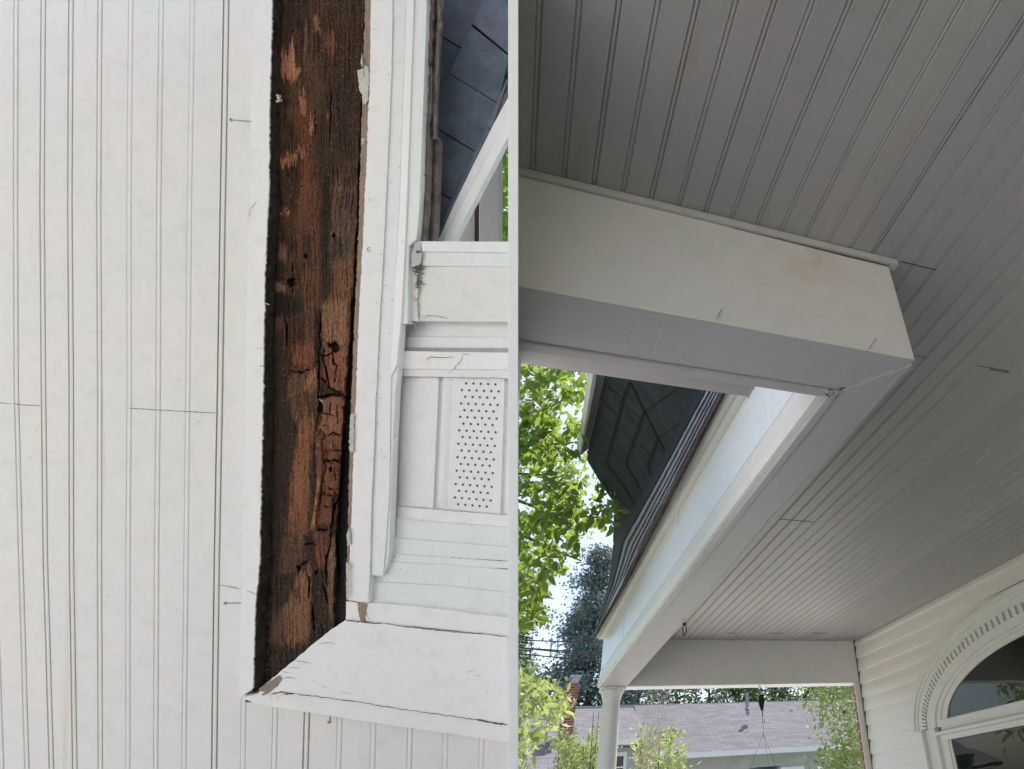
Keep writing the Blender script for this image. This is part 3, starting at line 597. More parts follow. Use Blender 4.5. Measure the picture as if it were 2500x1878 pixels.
b_ = MB(); b_.tube([(-2.4, 4.2, -2.3), (-2.3, 4.3, 0.5), (-2.0, 4.5, 2.2), (-1.2, 4.4, 3.4)], [.2, .16, .12, .05], 12)
tips = [at(q, d) for q, d in (((1430, 950), 4.6), ((1390, 1180), 4.2), ((1480, 1265), 4.8), ((1350, 1400), 4.5), ((1300, 1500), 4.3), ((1290, 1000), 5), ((1330, 1160), 4), ((1400, 1080), 4.4), ((1420, 1370), 5))]
branchy(b_, (-1.9, 4.5, 2.2), tips, .03, 6, 4)
par(b_.build('trunk', bark, smooth=True), mt)
# lower left spray of leaves (a second, nearer small tree)
P2 = [(1170, 1600), (1275, 1610), (1330, 1655), (1370, 1690), (1405, 1694), (1378, 1730), (1352, 1772), (1330, 1790), (1285, 1800), (1270, 1900), (1170, 1900)]
st = thing('young_tree', 'small bright yellow-green tree in the lower left corner of the porch view', 'tree', Matrix.Translation(Vector((-.9, 4.6, -2.3))))
par(leaves('crown', crown_pts(P2, 950, 4.2, 5.4, [(1345, 1655, 22, 8), (1310, 1745, 12, 8)], 8, .045, 9), .085, leafmat('young_leaf', (.10, .15, .05), (.24, .30, .11), .5, (.42, .50, .16)), None, 2.8, .9, 5), st)
b_ = MB(); b_.tube([(-.9, 4.6, -2.3), (-.85, 4.6, -.6), (-.7, 4.6, .8)], [.06, .045, .02], 8); branchy(b_, (-.7, 4.6, .7), [at(q, 4.8) for q in ((1400, 1700), (1340, 1760), (1290, 1640), (1300, 1700), (1275, 1850))], .014, 5, 6)
par(b_.build('trunk', bark, smooth=True), st)
# tall hazy conifer behind the eave
def tree(name, label, cat, x, y, base, top, rad, n, leafs, mat, seed, conical=False, group=None, tr=.16, low=.25):
    e = thing(name, label, cat, Matrix.Translation((x, y, base)), group); g = np.random.default_rng(seed); pts = []
    Ht = top - base; mb = MB(); mb.tube([(x, y, base), (x + .1, y, base + Ht * .5), (x, y, top - Ht * .08)], [tr, tr * .6, tr * .12], 10)
    nb_ = 46 if conical else 30
    for k in range(nb_):
        t = low + (1 - low) * (k + g.random()) / nb_; a = g.uniform(0, 2 * math.pi)
        rr = rad * ((1 - t) ** .75 + .08 if conical else math.sqrt(max(.05, 1 - ((t - .62) / .42) ** 2)) if abs(t - .62) < .42 else .25) * g.uniform(.65, 1.1)
        z0 = base + Ht * t; tip = np.array([x + rr * math.cos(a), y + rr * math.sin(a), z0 + (-.05 if conical else .12) * rr])
        mb.tube([(x, y, z0), (np.array([x, y, z0]) + tip) / 2 + (0, 0, .04 * rr), tip], [tr * .25, tr * .14, tr * .05], 5)
        m = n // nb_; s = g.beta(1.6, 1.1, m)[:, None]; c = np.array([x, y, z0]) * (1 - s) + tip * s
        pts.append(c + g.normal(size=(m, 3)) * np.array([.16, .16, .10 if conical else .16]) * rad * (.4 + .5 * s))
    par(leaves('crown', np.concatenate(pts), leafs, mat, None, 1.6, .3, seed), e); par(mb.build('trunk', bark, smooth=True), e); return e
def gp(px, py, y): return onY((px, py), y)
c = gp(1452, 1500, 34)
tree('conifer_tree', 'tall dark blue-green evergreen behind the chimney and power lines', 'tree', c[0], 34, -2.3, gp(1480, 1345, 34)[2], 3.9, 27000, .145, lm2, 21, True, tr=.3, low=.15)
c = gp(1405, 1600, 36)
tree('conifer_tree', 'lower ragged evergreen standing left of the tall one by the chimney', 'tree', c[0], 37, -2.3, gp(1405, 1480, 37)[2], 2.6, 11000, .145, lm2, 22, True, tr=.2, low=.15)
for i, (px, py_, y, rad, tall) in enumerate(((1560, 1640, 34, 2.6, 0), (1650, 1650, 38, 3.0, 1), (1730, 1640, 40, 3.2, 1), (1800, 1655, 36, 2.4, 0), (1880, 1640, 38, 3.1, 1), (1960, 1650, 35, 2.8, 0), (2050, 1640, 36, 3.0, 0), (2130, 1640, 38, 3, 1), (1500, 1640, 36, 3.2, 1), (1300, 1560, 40, 3.0, 1))):
    c = gp(px, py_, y)
    lab = ['bushy tree directly left of the corner column top', 'tree behind the roof ridge just right of the column', 'tree with dark bare trunk behind the middle of the roof ridge', 'small pale tree between the trunk tree and the vent pipe', 'green tree behind the roof ridge near the hanging pulley', 'bright tree behind the ridge right of the pulley', 'tree at the right end of the roof ridge beside the corner post', 'tree hidden mostly behind the brick corner', 'dark tree between the chimney and the column', 'faint tree behind the young leaves left of the chimney'][i]
    tree('broadleaf_tree', lab, 'tree', c[0], y, -2.3, c[2] + 1.2, rad, 9000, .15, lm3 if i % 2 else lm2, 30 + i, False, 'trees behind the neighbour roof', .22, .2)
# juniper branches in front of the neighbour roof at the right
jt = thing('juniper_tree', 'feathery green evergreen branches beside the corner post in front of the roof', 'tree', Matrix.Translation(Vector((3.6, 8.6, -2.3))))
P3 = [(1940, 1655), (2110, 1655), (2110, 1850), (2075, 1850), (2068, 1790), (2030, 1770), (1995, 1755), (2010, 1735), (1975, 1720), (1990, 1700), (1960, 1690)]
P4 = [(2050, 1795), (2110, 1795), (2110, 1900), (2020, 1900), (2000, 1850), (2040, 1830)]
pts = crown_pts(P3, 2200, 6.2, 8.0, [(2005, 1790, 30, 14), (1995, 1735, 12, 8), (2040, 1745, 8, 6), (2025, 1712, 9, 6)], 15, .07, 16) + crown_pts(P4, 1200, 6.2, 7.6, (), 16, .06, 16)
par(leaves('crown', pts, .055, leafmat('juniper', (.03, .055, .02), (.09, .14, .03), .3, (.22, .30, .06)), None, 2.6, .2, 9), jt)
b_ = MB(); b_.tube([(4.9, 8.2, -2.3), (4.85, 8.2, .6), (4.8, 8.2, 2.2)], [.12, .09, .04], 8); branchy(b_, (4.82, 8.2, 1.5), [at(q, 7) for q in ((1985, 1700), (2000, 1740), (2050, 1800), (1990, 1670), (2060, 1700))], .015, 5, 2); par(b_.build('trunk', bark), jt)
# shrubs below the eave line
def shrub(label, poly, n, d0, d1, size, seed, mat):
    c = np.mean([at(p, (d0 + d1) / 2) for p in poly], 0); e = thing('leafy_shrub', label, 'shrub', Matrix.Translation((c[0], c[1], -2.3)), 'shrubs before the neighbour house')
    par(leaves('foliage', crown_pts(poly, n, d0, d1, (), seed, .035, 10), size, mat, None, 2.2, -.3, seed), e)
    b = MB()
    for k in range(7):
        g = np.random.default_rng(seed + k); q = poly[k % len(poly)]; t = at(q, (d0 + d1) / 2); b.tube([(c[0], c[1], -2.3), (c + t) / 2 * np.array([1, 1, .2]), t], [.02, .012, .004], 5)
    par(b.build('stem', bark), e)
shrub('pale green shrub at the foot of the brick chimney', [(1365, 1800), (1385, 1790), (1405, 1815), (1408, 1900), (1368, 1900)], 900, 9, 10, .07, 51, lm4)
shrub('pale green shrub just left of the column in front of the house window', [(1425, 1820), (1455, 1815), (1455, 1900), (1430, 1900)], 500, 9, 10, .07, 52, lm4)
shrub('large pale green shrub right of the column below the roof', [(1560, 1810), (1585, 1775), (1610, 1785), (1640, 1795), (1665, 1835), (1672, 1900), (1548, 1900)], 1050, 8.5, 10, .075, 53, lm4)
shrub('small twiggy green shrub climbing beside the column shaft', [(1449, 1740), (1462, 1738), (1466, 1815), (1450, 1815)], 45, 9, 10, .06, 54, lm4)
tw = thing('bare_shrub', 'tall bare brown-stemmed shrub fanning up beside the column', 'shrub', Matrix.Translation((.9, 7.2, -2.3)))
b_ = MB(); g = np.random.default_rng(5)
for k in range(11):
    x0 = 1548 + g.uniform(-4, 40); x1 = x0 + g.uniform(-30, 70); y1 = g.uniform(1690, 1790) if k > 5 else g.uniform(1680, 1720); d = g.uniform(7, 7.8)
    a = at((x0, 1905), d); t = at((x1, y1), d); mid = (a + t) / 2 + g.normal(size=3) * .03
    b_.tube([a * np.array([1, 1, 1]) + (0, 0, -1.2), a, mid, t], [.009, .006, .0045, .0016], 5)
    for j in range(5):
        s = g.uniform(.35, 1); p = mid + (t - mid) * s if s > .5 else a + (mid - a) * s * 2; b_.tube([p, p + g.normal(size=3) * .05 + (0, 0, .09)], [.003, .001], 4)
par(b_.build('stems', plain('bare_twig', (.34, .30, .26), .9)), tw)
# ================================================================== LEFT: THE DAMAGED EAVE, SEEN CLOSE UP
D0 = 1.25; X0 = (640 - PX) / F * D0
LM = MW @ Matrix.Translation((X0, 0, -D0))
def LP(p, h=0.0):
    d = D0 - h; return np.array([(p[0] - PX) / F * d - X0, (PY - p[1]) / F * d, h])
def lthing(name, label, cat, p, group=None):
    loc = LP(p, 0); return thing(name, label, cat, LM @ Matrix.Translation(Vector(loc)), group)
def lpar(o, e):
    """mesh coordinates are in the eave's own frame"""
    o.parent = e; o.matrix_parent_inverse = e.matrix_world.inverted() @ LM; return o
def rag(pts, amp, step=9, seed=1, close=False):
    """subdivide an edge and roughen it"""
    g = np.random.default_rng(seed); out = []; m = len(pts)
    for i in range(m - 1 + (1 if close else 0)):
        a = np.array(pts[i], float); b = np.array(pts[(i + 1) % m], float); L = np.linalg.norm(b - a); k = max(1, int(L / step)); nrm_ = np.array([-(b - a)[1], (b - a)[0]]) / (L + 1e-9)
        for j in range(k): out.append(tuple(a + (b - a) * j / k + (nrm_ * g.normal() * amp if j else 0)))
    if not close: out.append(tuple(pts[-1]))
    return out
def slab(poly, h, back, name, mat, e, bevel=.0008):
    b = MB(); b.prism([LP(p, h) for p in poly], 0, max(back - h, -.018) if h < .048 and name not in ('blackened_edge', 'bare_board_edge') else back - h, (0, 0, 1)); return lpar(b.build(name, mat, bevel=bevel), e)
XR = 1244
# ---- beaded ceiling with modelled grooves
ce = lthing('beadboard_ceiling', 'white beadboard porch ceiling with double grooves left of and below the rotted beam', 'ceiling', (300, 944))
YS = [38, 500, 950, 1370, 1849]
BL = [(40, 38.5, 40.7, 52, 66), (106.4, 103.5, 107, 112, 125.8), (174.2, 171.4, 174.8, 175.6, 183.3), (244.9, 242, 244.4, 244, 246), (320.7, 316.2, 317, 314.2, 313.6), (394.8, 389, 387.8, 383.5, 381.7), (471.2, 464, 460.4, 455.6, 450.7), (552.6, 544.7, 538.2, 530, 523.8),
      (633, 624, 612, 602, 594.6), (712, 703, 695, 683, 671), (795, 783, 772, 762, 747), (880, 868, 855, 842, 828.5), (968, 953, 940, 926, 911.5), (1056, 1042, 1028, 1015, 1001), (1145, 1130, 1115, 1102, 1088), (1236, 1220, 1204, 1190, 1177)]
BL = [(-35, -34, -27, -12, 4), (-110, -105, -98, -80, -66)][::-1] + BL
ysamp = np.arange(-144, 1960, 14.0)
def bx(b, y): return float(np.interp(y, YS, b)) + (0 if 38 <= y <= 1849 else (b[1] - b[0]) / 462 * (y - 38) if y < 38 else (b[4] - b[3]) / 479 * (y - 1849))
dark = {9: (.0030, .6), 3: (.0014, .2), 4: (.0016, .2), 12: (.0032, .6)}
rows = []
for y in ysamp:
    row = [(-200, 0.0)]
    for i, b in enumerate(BL):
        c = bx(b, y); dp, w = dark.get(i, (.0012 if i % 2 else .0010, 0)); k = 1.0 if i < 9 else 1.12
        row += [(c - 8.2 * k, 0), (c - 5.6 * k - w, -dp), (c - 4.2 * k, -dp * .55), (c - 2.8 * k, .0002), (c, .0007), (c + 2.8 * k, .0002), (c + 4.2 * k, -dp * .55), (c + 5.6 * k + w, -dp), (c + 8.2 * k, 0)]
    row.append((XR, 0.0)); rows.append([LP((x, y), h) for x, h in row])
n = len(rows[0]); v = [p for r in rows for p in r]
v = [p + np.array([0, 0, .0012 * (fbm(np.array([p[0] * 5]), np.array([p[1] * 3]), 3, 9)[0] - .5)]) for p in v]
lim = [j for j in range(len(ysamp) - 1)]
f = []
for j in lim:
    for i in range(n - 1):
        if ysamp[j] < 1560 and v[j * n + i][0] > LP((700, 0))[0]: continue
        f.append((j * n + i, j * n + i + 1, (j + 1) * n + i + 1, (j + 1) * n + i))
o = pymesh('boards', v, f, M['ceil_l'], recalc=False); o.data.materials.append(plain('groove_grime', (.56, .51, .45), .8, var=.18, scale=30, bumpy=0, stretch=(1, .2, 1)))
for p_ in o.data.polygons:
    k_ = min(p_.vertices) % n
    if k_ > 0 and (k_ - 1) % 9 in (1, 6) and (k_ - 1) // 9 in (2, 3, 4, 5, 9, 12): p_.material_index = 1
lpar(o, ce)
def lines(sets, name, mat, e, h, w=.0012, amp=.6, seed=3):
    g = np.random.default_rng(seed)
    for k, s in enumerate(sets):
        ww = w; b = MB()
        if isinstance(s, tuple): s, ww = s
        d = []
        for i in range(len(s) - 1): d += wig(s[i], s[i + 1], max(2, int(math.hypot(s[i + 1][0] - s[i][0], s[i + 1][1] - s[i][1]) / 5)), amp, seed + k * 7 + i)[:-1]
        d.append(s[-1]); nn_ = len(d)
        ribbon(b, [LP(q, h) for q in d], [ww * g.uniform(.5, 1.3) * (min(1, .25 + min(i, nn_ - 1 - i) * .35)) for i in range(nn_)], (0, 0, 1), .0005)
        lpar(b.build(name, mat), e)
lines([([L5(0, 303), L5(85, 313), L5(258, 322)], .0016), ([L5(1003, 342), L5(1250, 357), L5(1490, 371), L5(1770, 384)], .0015), ([L7(1708, 198), L7(1800, 213), L7(1893, 233)], .0013), ([L5(-200, 290), L5(0, 303)], .0016)], 'board_joint', plain('rusty_joint', (.24, .18, .13), .9, bumpy=0), ce, .0006, amp=.25)
b_ = MB()
for k in range(70):
    p = (rng.uniform(40, 585), rng.uniform(40, 1840)); r = rng.uniform(.0003, .0009); c = LP(p, .0009)
    b_.add([c + np.array([r * math.cos(t), r * 1.3 * math.sin(t), 0]) for t in np.linspace(0, 2 * math.pi, 7)[:-1]], [(0, 1, 2, 3, 4, 5)])
lpar(b_.build('dirt_specks', M['crack']), ce)['kind'] = 'stuff'
# ---- rotted beam
be = lthing('rotted_beam', 'boxed porch beam with its underside open on dark rotten brown wood', 'beam', (760, 800))
left_in = [L2(120, -520), L2(120, 30), L2(100, 800), L2(92, 1660), L4(85, 100), L4(60, 700), L4(48, 1300), L4(45, 1660), L6(40, 450), L6(25, 1000), L6(15, 1660), L7(2030, 200), L7(2015, 350), L7(2008, 600), L7(1998, 900), L7(1996, 1050), L7(1975, 1075), L7(1925, 1105), L7(1890, 1130)]
left_out = [L1(2090, -520), L1(2085, 30), L3(2045, 0), L3(2010, 1662), L5(1985, 1662), L7(1890, 600), L7(1876, 1000), L7(1875, 1080), L7(1890, 1130)]
slab(rag(left_in, .9, 6, 4) + rag(left_out[:-1][::-1], .5, 12, 6), .050, .0, 'side_casing', M['white_l'], be)
# dark ragged lip of old wood inside the casing
lj = [p for p in rag(left_in, .9, 6, 4) if p[1] < 1690]
lip = [(p[0] + 3 + 2.4 * float(fbm(np.array([p[1] / 21]), np.array([3.3]), 3, 9)[0]), p[1]) for p in lj]
slab([(p[0] - 6, p[1]) for p in lj] + lip[::-1], .0478, .0, 'blackened_edge', M['darkwood'], be)
# rotten wood surface: modelled relief + its own colours
right_in = [L2(918, -520), L2(918, 30), L2(900, 700), L2(893, 900), L2(880, 1300), L2(870, 1660), L4(865, 300), L4(848, 700), L4(830, 1050), L4(820, 1300), L4(810, 1600), L6(800, 300), L6(790, 600), L6(780, 1100), L6(770, 1400), L6(765, 1660), L8(725, 200), L8(725, 485)]
gx = np.arange(600, 915, 1.7); gy = np.arange(-118, 1715, 1.7)
GX, GY = np.meshgrid(gx, gy)
xl = np.interp(GY, [p[1] for p in left_in], [p[0] for p in left_in]); xr = np.interp(GY, [p[1] for p in right_in], [p[0] for p in right_in])
U = (GX - xl) / (xr - xl)                    # 0..1 across the opening
warpx = GX + 9 * (fbm(GX / 40, GY / 130, 3, 50) - .5) * 2
grain = fbm(warpx / 3.2, GY / 120, 3, 1); grain2 = fbm(warpx / 9, GY / 230, 3, 12); fine = fbm(GX / 2.6, GY / 2.6, 2, 2); med = fbm(GX / 13, GY / 24, 4, 3); big = fbm(warpx / 34, GY / 85, 4, 7); mold = fbm(GX / 42, GY / 52, 4, 17)
def blob(cx, cy, rx, ry, pw=1.0, rough=.9, sd=5):
    d = np.sqrt(((GX - cx) / rx) ** 2 + ((GY - cy) / ry) ** 2) + rough * (fbm(GX / 9, GY / 30, 4, sd) - .5) * 1.8
    return np.clip((1.15 - d) / .3, 0, 1) * pw
def bandm(pts, w, sd=6, rough=6):
    xs_ = np.interp(GY, [p[1] for p in pts], [p[0] for p in pts]); d = np.abs(GX - xs_ + rough * (fbm(GX / 20, GY / 26, 3, sd) - .5) * 2)
    lo, hi = pts[0][1], pts[-1][1]; return np.clip((w - d) / (w * .4) + .3, 0, 1) * ((GY > lo) & (GY < hi)) * np.clip((GY - lo) / 20, 0, 1) * np.clip((hi - GY) / 20, 0, 1)
C_ = lambda r, g, b: np.array([r, g, b])[None, None, :]
def lin(r, g, b): return C_(*[(c / 255) ** 2.2 for c in (r, g, b)])
def mixc(c, m, t): return c * (1 - m[..., None]) + t * m[..., None]
W1, W2, W3, W4 = reg(620, 30, 3.693), reg(620, 460, 3.693), reg(600, 860, 3.693), reg(580, 1280, 3.693)
streak = fbm(GX / 1.9, GY / 70, 2, 201) - .5; rough_ = fbm(GX / 8, GY / 12, 4, 202) - .5; rough2 = fbm(GX / 8, GY / 12, 4, 203) - .5
SX = GX + 7 * rough_; SY = GY + 46 * streak + 16 * rough2            # grain-torn outlines
BX_ = GX + 16 * rough_; BY_ = GY + 22 * rough2                        # mouldy outlines
def pmask(fn, poly, soft=3, kind='s'):
    X_, Y_ = (SX, SY) if kind == 's' else (BX_, BY_); P_ = [fn(*q) for q in poly]; ins = np.zeros(GX.shape, bool); dist = np.full(GX.shape, 1e9)
    for a, b in zip(P_, P_[1:] + P_[:1]):
        if a[1] != b[1]:
            c = ((a[1] > Y_) != (b[1] > Y_)) & (X_ < (b[0] - a[0]) * (Y_ - a[1]) / (b[1] - a[1]) + a[0]); ins ^= c
        ab = np.array(b) - np.array(a); t = np.clip(((X_ - a[0]) * ab[0] + (Y_ - a[1]) * ab[1]) / (ab @ ab + 1e-9), 0, 1)
        dist = np.minimum(dist, np.hypot(X_ - a[0] - t * ab[0], Y_ - a[1] - t * ab[1]))
    return np.clip(np.where(ins, .5 + dist / soft, .5 - dist / soft), 0, 1)
dusty = np.clip((fbm(GX / 2.2, GY / 2.8, 2, 77) - .52) * 6, 0, 1)
col = np.ones(GX.shape + (3,)) * lin(72, 50, 36)
col = mixc(col, np.clip((big - .42) * 5, 0, 1) * .6, lin(54, 40, 31))
col = mixc(col, np.clip((grain - .45) * 2.4, 0, 1) * .5, lin(98, 68, 50))
col = mixc(col, np.clip((mold - .56) * 7, 0, 1) * .6, lin(44, 35, 29))
def pc(fn, poly, c, w=.85, soft=3, kind='s', tex=None):
    global col
    m = pmask(fn, poly, soft, kind) * w
    if tex is not None: m = m * tex
    col = mixc(col, m, lin(*c))
gt = np.clip(.35 + 1.1 * grain, 0, 1)
pc(W1, [(380, 400), (620, 400), (640, 900), (400, 900), (330, 620)], (84, 62, 44), .7, 14)
pc(W1, [(380, 820), (530, 860), (530, 1200), (520, 1700), (400, 1700), (420, 1300), (360, 1000)], (108, 64, 44), .8, 12, tex=gt)
pc(W1, [(700, -200), (1000, -200), (990, 1300), (960, 1700), (690, 1700), (560, 1300), (600, 700), (640, 400)], (66, 49, 37), .75, 14)
pc(W1, [(740, 600), (900, 560), (900, 1250), (730, 1200)], (54, 44, 40), .6, 12)
pc(W1, [(245, 330), (300, 400), (340, 240), (370, 360), (370, 470), (440, 500), (400, 560), (350, 610), (245, 560)], (166, 110, 80), .92, 2)
pc(W1, [(530, 60), (590, 60), (600, 180), (560, 210), (535, 160)], (150, 112, 84), .7, 3, tex=gt)
pc(W1, [(455, 60), (480, 60), (475, 380), (450, 400)], (124, 100, 78), .6, 2, tex=gt)
pc(W1, [(680, 160), (720, 180), (750, 280), (730, 400), (680, 420), (640, 260)], (124, 78, 56), .8, 5, tex=gt)
pc(W1, [(400, 770), (450, 720), (475, 780), (465, 900), (440, 910)], (164, 106, 76), .9, 2)
pc(W1, [(505, 960), (535, 970), (530, 1110), (500, 1090)], (158, 104, 78), .9, 2)
pc(W1, [(655, 900), (680, 900), (675, 1010), (650, 970)], (132, 84, 62), .85, 2)
pc(W1, [(290, 1270), (450, 1220), (465, 1300), (380, 1320), (320, 1390), (300, 1400)], (160, 104, 74), .85, 2, tex=np.clip(.1 + 1.7 * grain, 0, 1))
pc(W1, [(218, 1350), (300, 1340), (290, 1400), (220, 1440)], (160, 104, 76), .9, 2)
pc(W1, [(780, 1290), (850, 1290), (860, 1400), (830, 1600), (700, 1640), (710, 1480), (790, 1450)], (118, 92, 76), .55, 5, tex=np.clip(1.8 * grain - .3, 0, 1))
pc(W1, [(540, 320), (640, 320), (660, 640), (600, 620)], (34, 28, 24), .6, 6, 'b', dusty)
pc(W2, [(420, -60), (600, -60), (600, 640), (430, 640), (360, 300)], (108, 66, 48), .8, 12, tex=gt)
pc(W2, [(600, -100), (690, -100), (700, 380), (640, 900), (600, 700), (610, 300)], (44, 34, 29), .8, 9)
pc(W2, [(700, -20), (950, -20), (940, 700), (720, 760), (680, 560)], (104, 84, 71), .75, 8, tex=np.clip(.25 + 1.2 * fbm(GX / 3, GY / 14, 3, 207), 0, 1))
pc(W2, [(740, 60), (940, 40), (930, 240), (820, 200)], (66, 54, 50), .6, 14, 'b')
pc(W2, [(700, 470), (800, 440), (790, 640), (710, 650)], (52, 43, 40), .7, 9, 'b')
pc(W2, [(700, 640), (900, 640), (890, 1000), (640, 1060), (690, 900)], (124, 88, 66), .85, 8, tex=gt)
pc(W2, [(600, 720), (720, 660), (700, 900), (630, 960)], (58, 46, 40), .7, 7, 'b')
pc(W2, [(620, 1040), (850, 990), (850, 1600), (760, 1620), (750, 1380), (640, 1420), (610, 1200)], (144, 104, 76), .9, 6, tex=gt)
pc(W2, [(450, 700), (600, 680), (600, 1120), (540, 1150), (440, 1120), (430, 900)], (104, 68, 50), .8, 9, tex=gt)
pc(W2, [(450, 1150), (600, 1140), (600, 1400), (460, 1400)], (96, 62, 46), .7, 9)
pc(W2, [(350, 1420), (520, 1390), (545, 1500), (520, 1620), (350, 1610)], (124, 74, 54), .85, 7)
pc(W2, [(220, 155), (330, 165), (345, 270), (230, 250)], (180, 128, 98), .8, 3, 'b', dusty)
pc(W2, [(210, 480), (300, 520), (290, 660), (220, 650)], (120, 86, 65), .75, 4)
pc(W2, [(190, 830), (290, 850), (280, 940), (190, 930)], (118, 92, 70), .85, 3, 'b')
pc(W2, [(190, 1150), (290, 1140), (280, 1280), (190, 1270)], (100, 74, 58), .6, 5)
pc(W2, [(120, 940), (400, 980), (440, 1120), (240, 1150), (120, 1200)], (40, 33, 29), .85, 7, 'b')
pc(W2, [(190, 650), (300, 700), (280, 830), (190, 830)], (42, 34, 29), .7, 6, 'b')
pc(W2, [(430, 420), (520, 420), (510, 640), (440, 640)], (48, 36, 29), .65, 7)
pc(W2, [(540, 1140), (610, 1150), (600, 1560), (550, 1620)], (42, 34, 30), .8, 5)
pc(W2, [(100, 1280), (230, 1300), (250, 1662), (90, 1662)], (50, 46, 44), .75, 8, 'b')
pc(W3, [(150, -20), (330, -20), (400, 400), (470, 700), (390, 1100), (370, 1700), (150, 1700)], (56, 46, 41), .85, 10, 'b')
pc(W3, [(400, 200), (640, 170), (640, 300), (560, 560), (420, 600), (380, 400)], (108, 76, 58), .8, 9)
pc(W3, [(560, 190), (640, 180), (640, 250), (580, 330), (500, 310)], (148, 98, 68), .8, 6)
pc(W3, [(510, 380), (640, 330), (640, 520), (560, 520)], (76, 60, 44), .75, 7, 'b')
pc(W3, [(480, 600), (620, 560), (590, 900), (575, 1300), (540, 1700), (390, 1700), (390, 1250), (440, 950)], (140, 90, 62), .88, 8, tex=np.clip(.55 + .7 * grain, 0, 1))
pc(W3, [(585, 850), (645, 860), (640, 1150), (600, 1290), (580, 1200)], (60, 46, 39), .8, 4, 'b')
pc(W3, [(630, 740), (665, 760), (660, 900), (640, 860)], (132, 100, 78), .6, 3)
pc(W4, [(290, -20), (420, -20), (640, 300), (480, 700), (300, 800)], (60, 47, 40), .8, 10, 'b')
pc(W4, [(430, -20), (640, -20), (600, 300), (500, 440), (380, 440)], (104, 74, 58), .75, 8, 'b', np.clip(.2 + 1.3 * fine, 0, 1))
pc(W4, [(700, 60), (830, 60), (800, 350), (720, 400), (690, 200)], (122, 72, 52), .85, 7, tex=gt)
pc(W4, [(560, 420), (660, 350), (660, 640), (640, 1080), (430, 1080), (400, 760), (500, 620)], (134, 92, 67), .9, 7, tex=gt)
pc(W4, [(300, 790), (430, 770), (460, 1060), (280, 1100)], (96, 74, 60), .75, 9, tex=gt)
pc(W4, [(660, 430), (800, 400), (790, 930), (680, 1000)], (54, 42, 37), .85, 7)
pc(W4, [(850, 130), (885, 160), (910, 460), (930, 860), (830, 900), (800, 480)], (128, 98, 80), .9, 4, tex=gt)
pc(W4, [(600, 100), (720, 140), (700, 200), (620, 190)], (40, 31, 28), .75, 4, 'b')
pc(W4, [(515, 590), (550, 570), (555, 680), (530, 730), (510, 640)], (84, 54, 42), .7, 3, 'b')
spl = [W3(655, 750), W3(675, 950), W3(665, 1150), W3(640, 1350), W3(600, 1620)]
col = mixc(col, bandm(spl, 5.5, 65, 2) * .9, lin(160, 114, 80))
col = mixc(col, bandm([(p[0] + 6, p[1]) for p in spl[:3]], 3, 68, 2) * .7, lin(148, 86, 54))
# brown-rot cubes: separate rounded blocks
cube = np.zeros(GX.shape); g_cube = np.zeros(GX.shape)
for n_, (poly, c_) in enumerate((([(720, -60), (925, -60), (900, 370), (770, 330), (720, 180)], (132, 86, 64)), ([(700, 440), (770, 400), (890, 405), (900, 730), (740, 745), (660, 700), (690, 560)], (134, 88, 66)),
        ([(735, 752), (890, 750), (885, 880), (730, 885), (700, 820)], (124, 78, 58)), ([(730, 890), (880, 890), (850, 970), (720, 965)], (118, 74, 56)), ([(730, 990), (840, 985), (872, 1100), (850, 1260), (740, 1290), (690, 1250)], (120, 74, 56)),
        ([(690, 1290), (790, 1290), (770, 1560), (640, 1560), (650, 1400)], (110, 68, 52)), ([(630, 760), (700, 720), (730, 860), (710, 1000), (670, 1300), (650, 1500), (620, 1500), (650, 1200)], (112, 68, 48)), ([(700, 40), (740, 10), (750, 250), (700, 260)], (112, 64, 48)))):
    m_ = pmask(lambda x, y: W3(x, y), poly, 4, 'b'); cube = np.maximum(cube, m_); col = mixc(col, m_ * .95, lin(*c_) * (.60 + .75 * fbm(warpx / 2.4, GY / 34, 3, 33 + n_))[..., None])
edge_dark = np.zeros_like(GX); CXw = GX + 10 * (fbm(GX / 16, GY / 20, 3, 301) - .5); CYw = GY + 10 * (fbm(GX / 16, GY / 20, 3, 302) - .5)
def crack(fn, pts, w, k=1.0):
    global edge_dark
    pts = [fn(*p) for p in pts]; N_ = len(pts) - 1
    for i_, (a, b) in enumerate(zip(pts[:-1], pts[1:])):
        a = np.array(a, float); b = np.array(b, float); ab = b - a; t = np.clip(((CXw - a[0]) * ab[0] + (CYw - a[1]) * ab[1]) / (ab @ ab), 0, 1)
        d = np.hypot(CXw - a[0] - t * ab[0], CYw - a[1] - t * ab[1]); ww = w * .66 * (.25 + .95 * np.sin(math.pi * np.clip((i_ + t) / N_, .03, .97))) * (.55 + .9 * fbm(GX / 9, GY / 9, 3, 88))
        edge_dark = np.maximum(edge_dark, k * np.clip((ww - d) / 1.6 + .35, 0, 1))
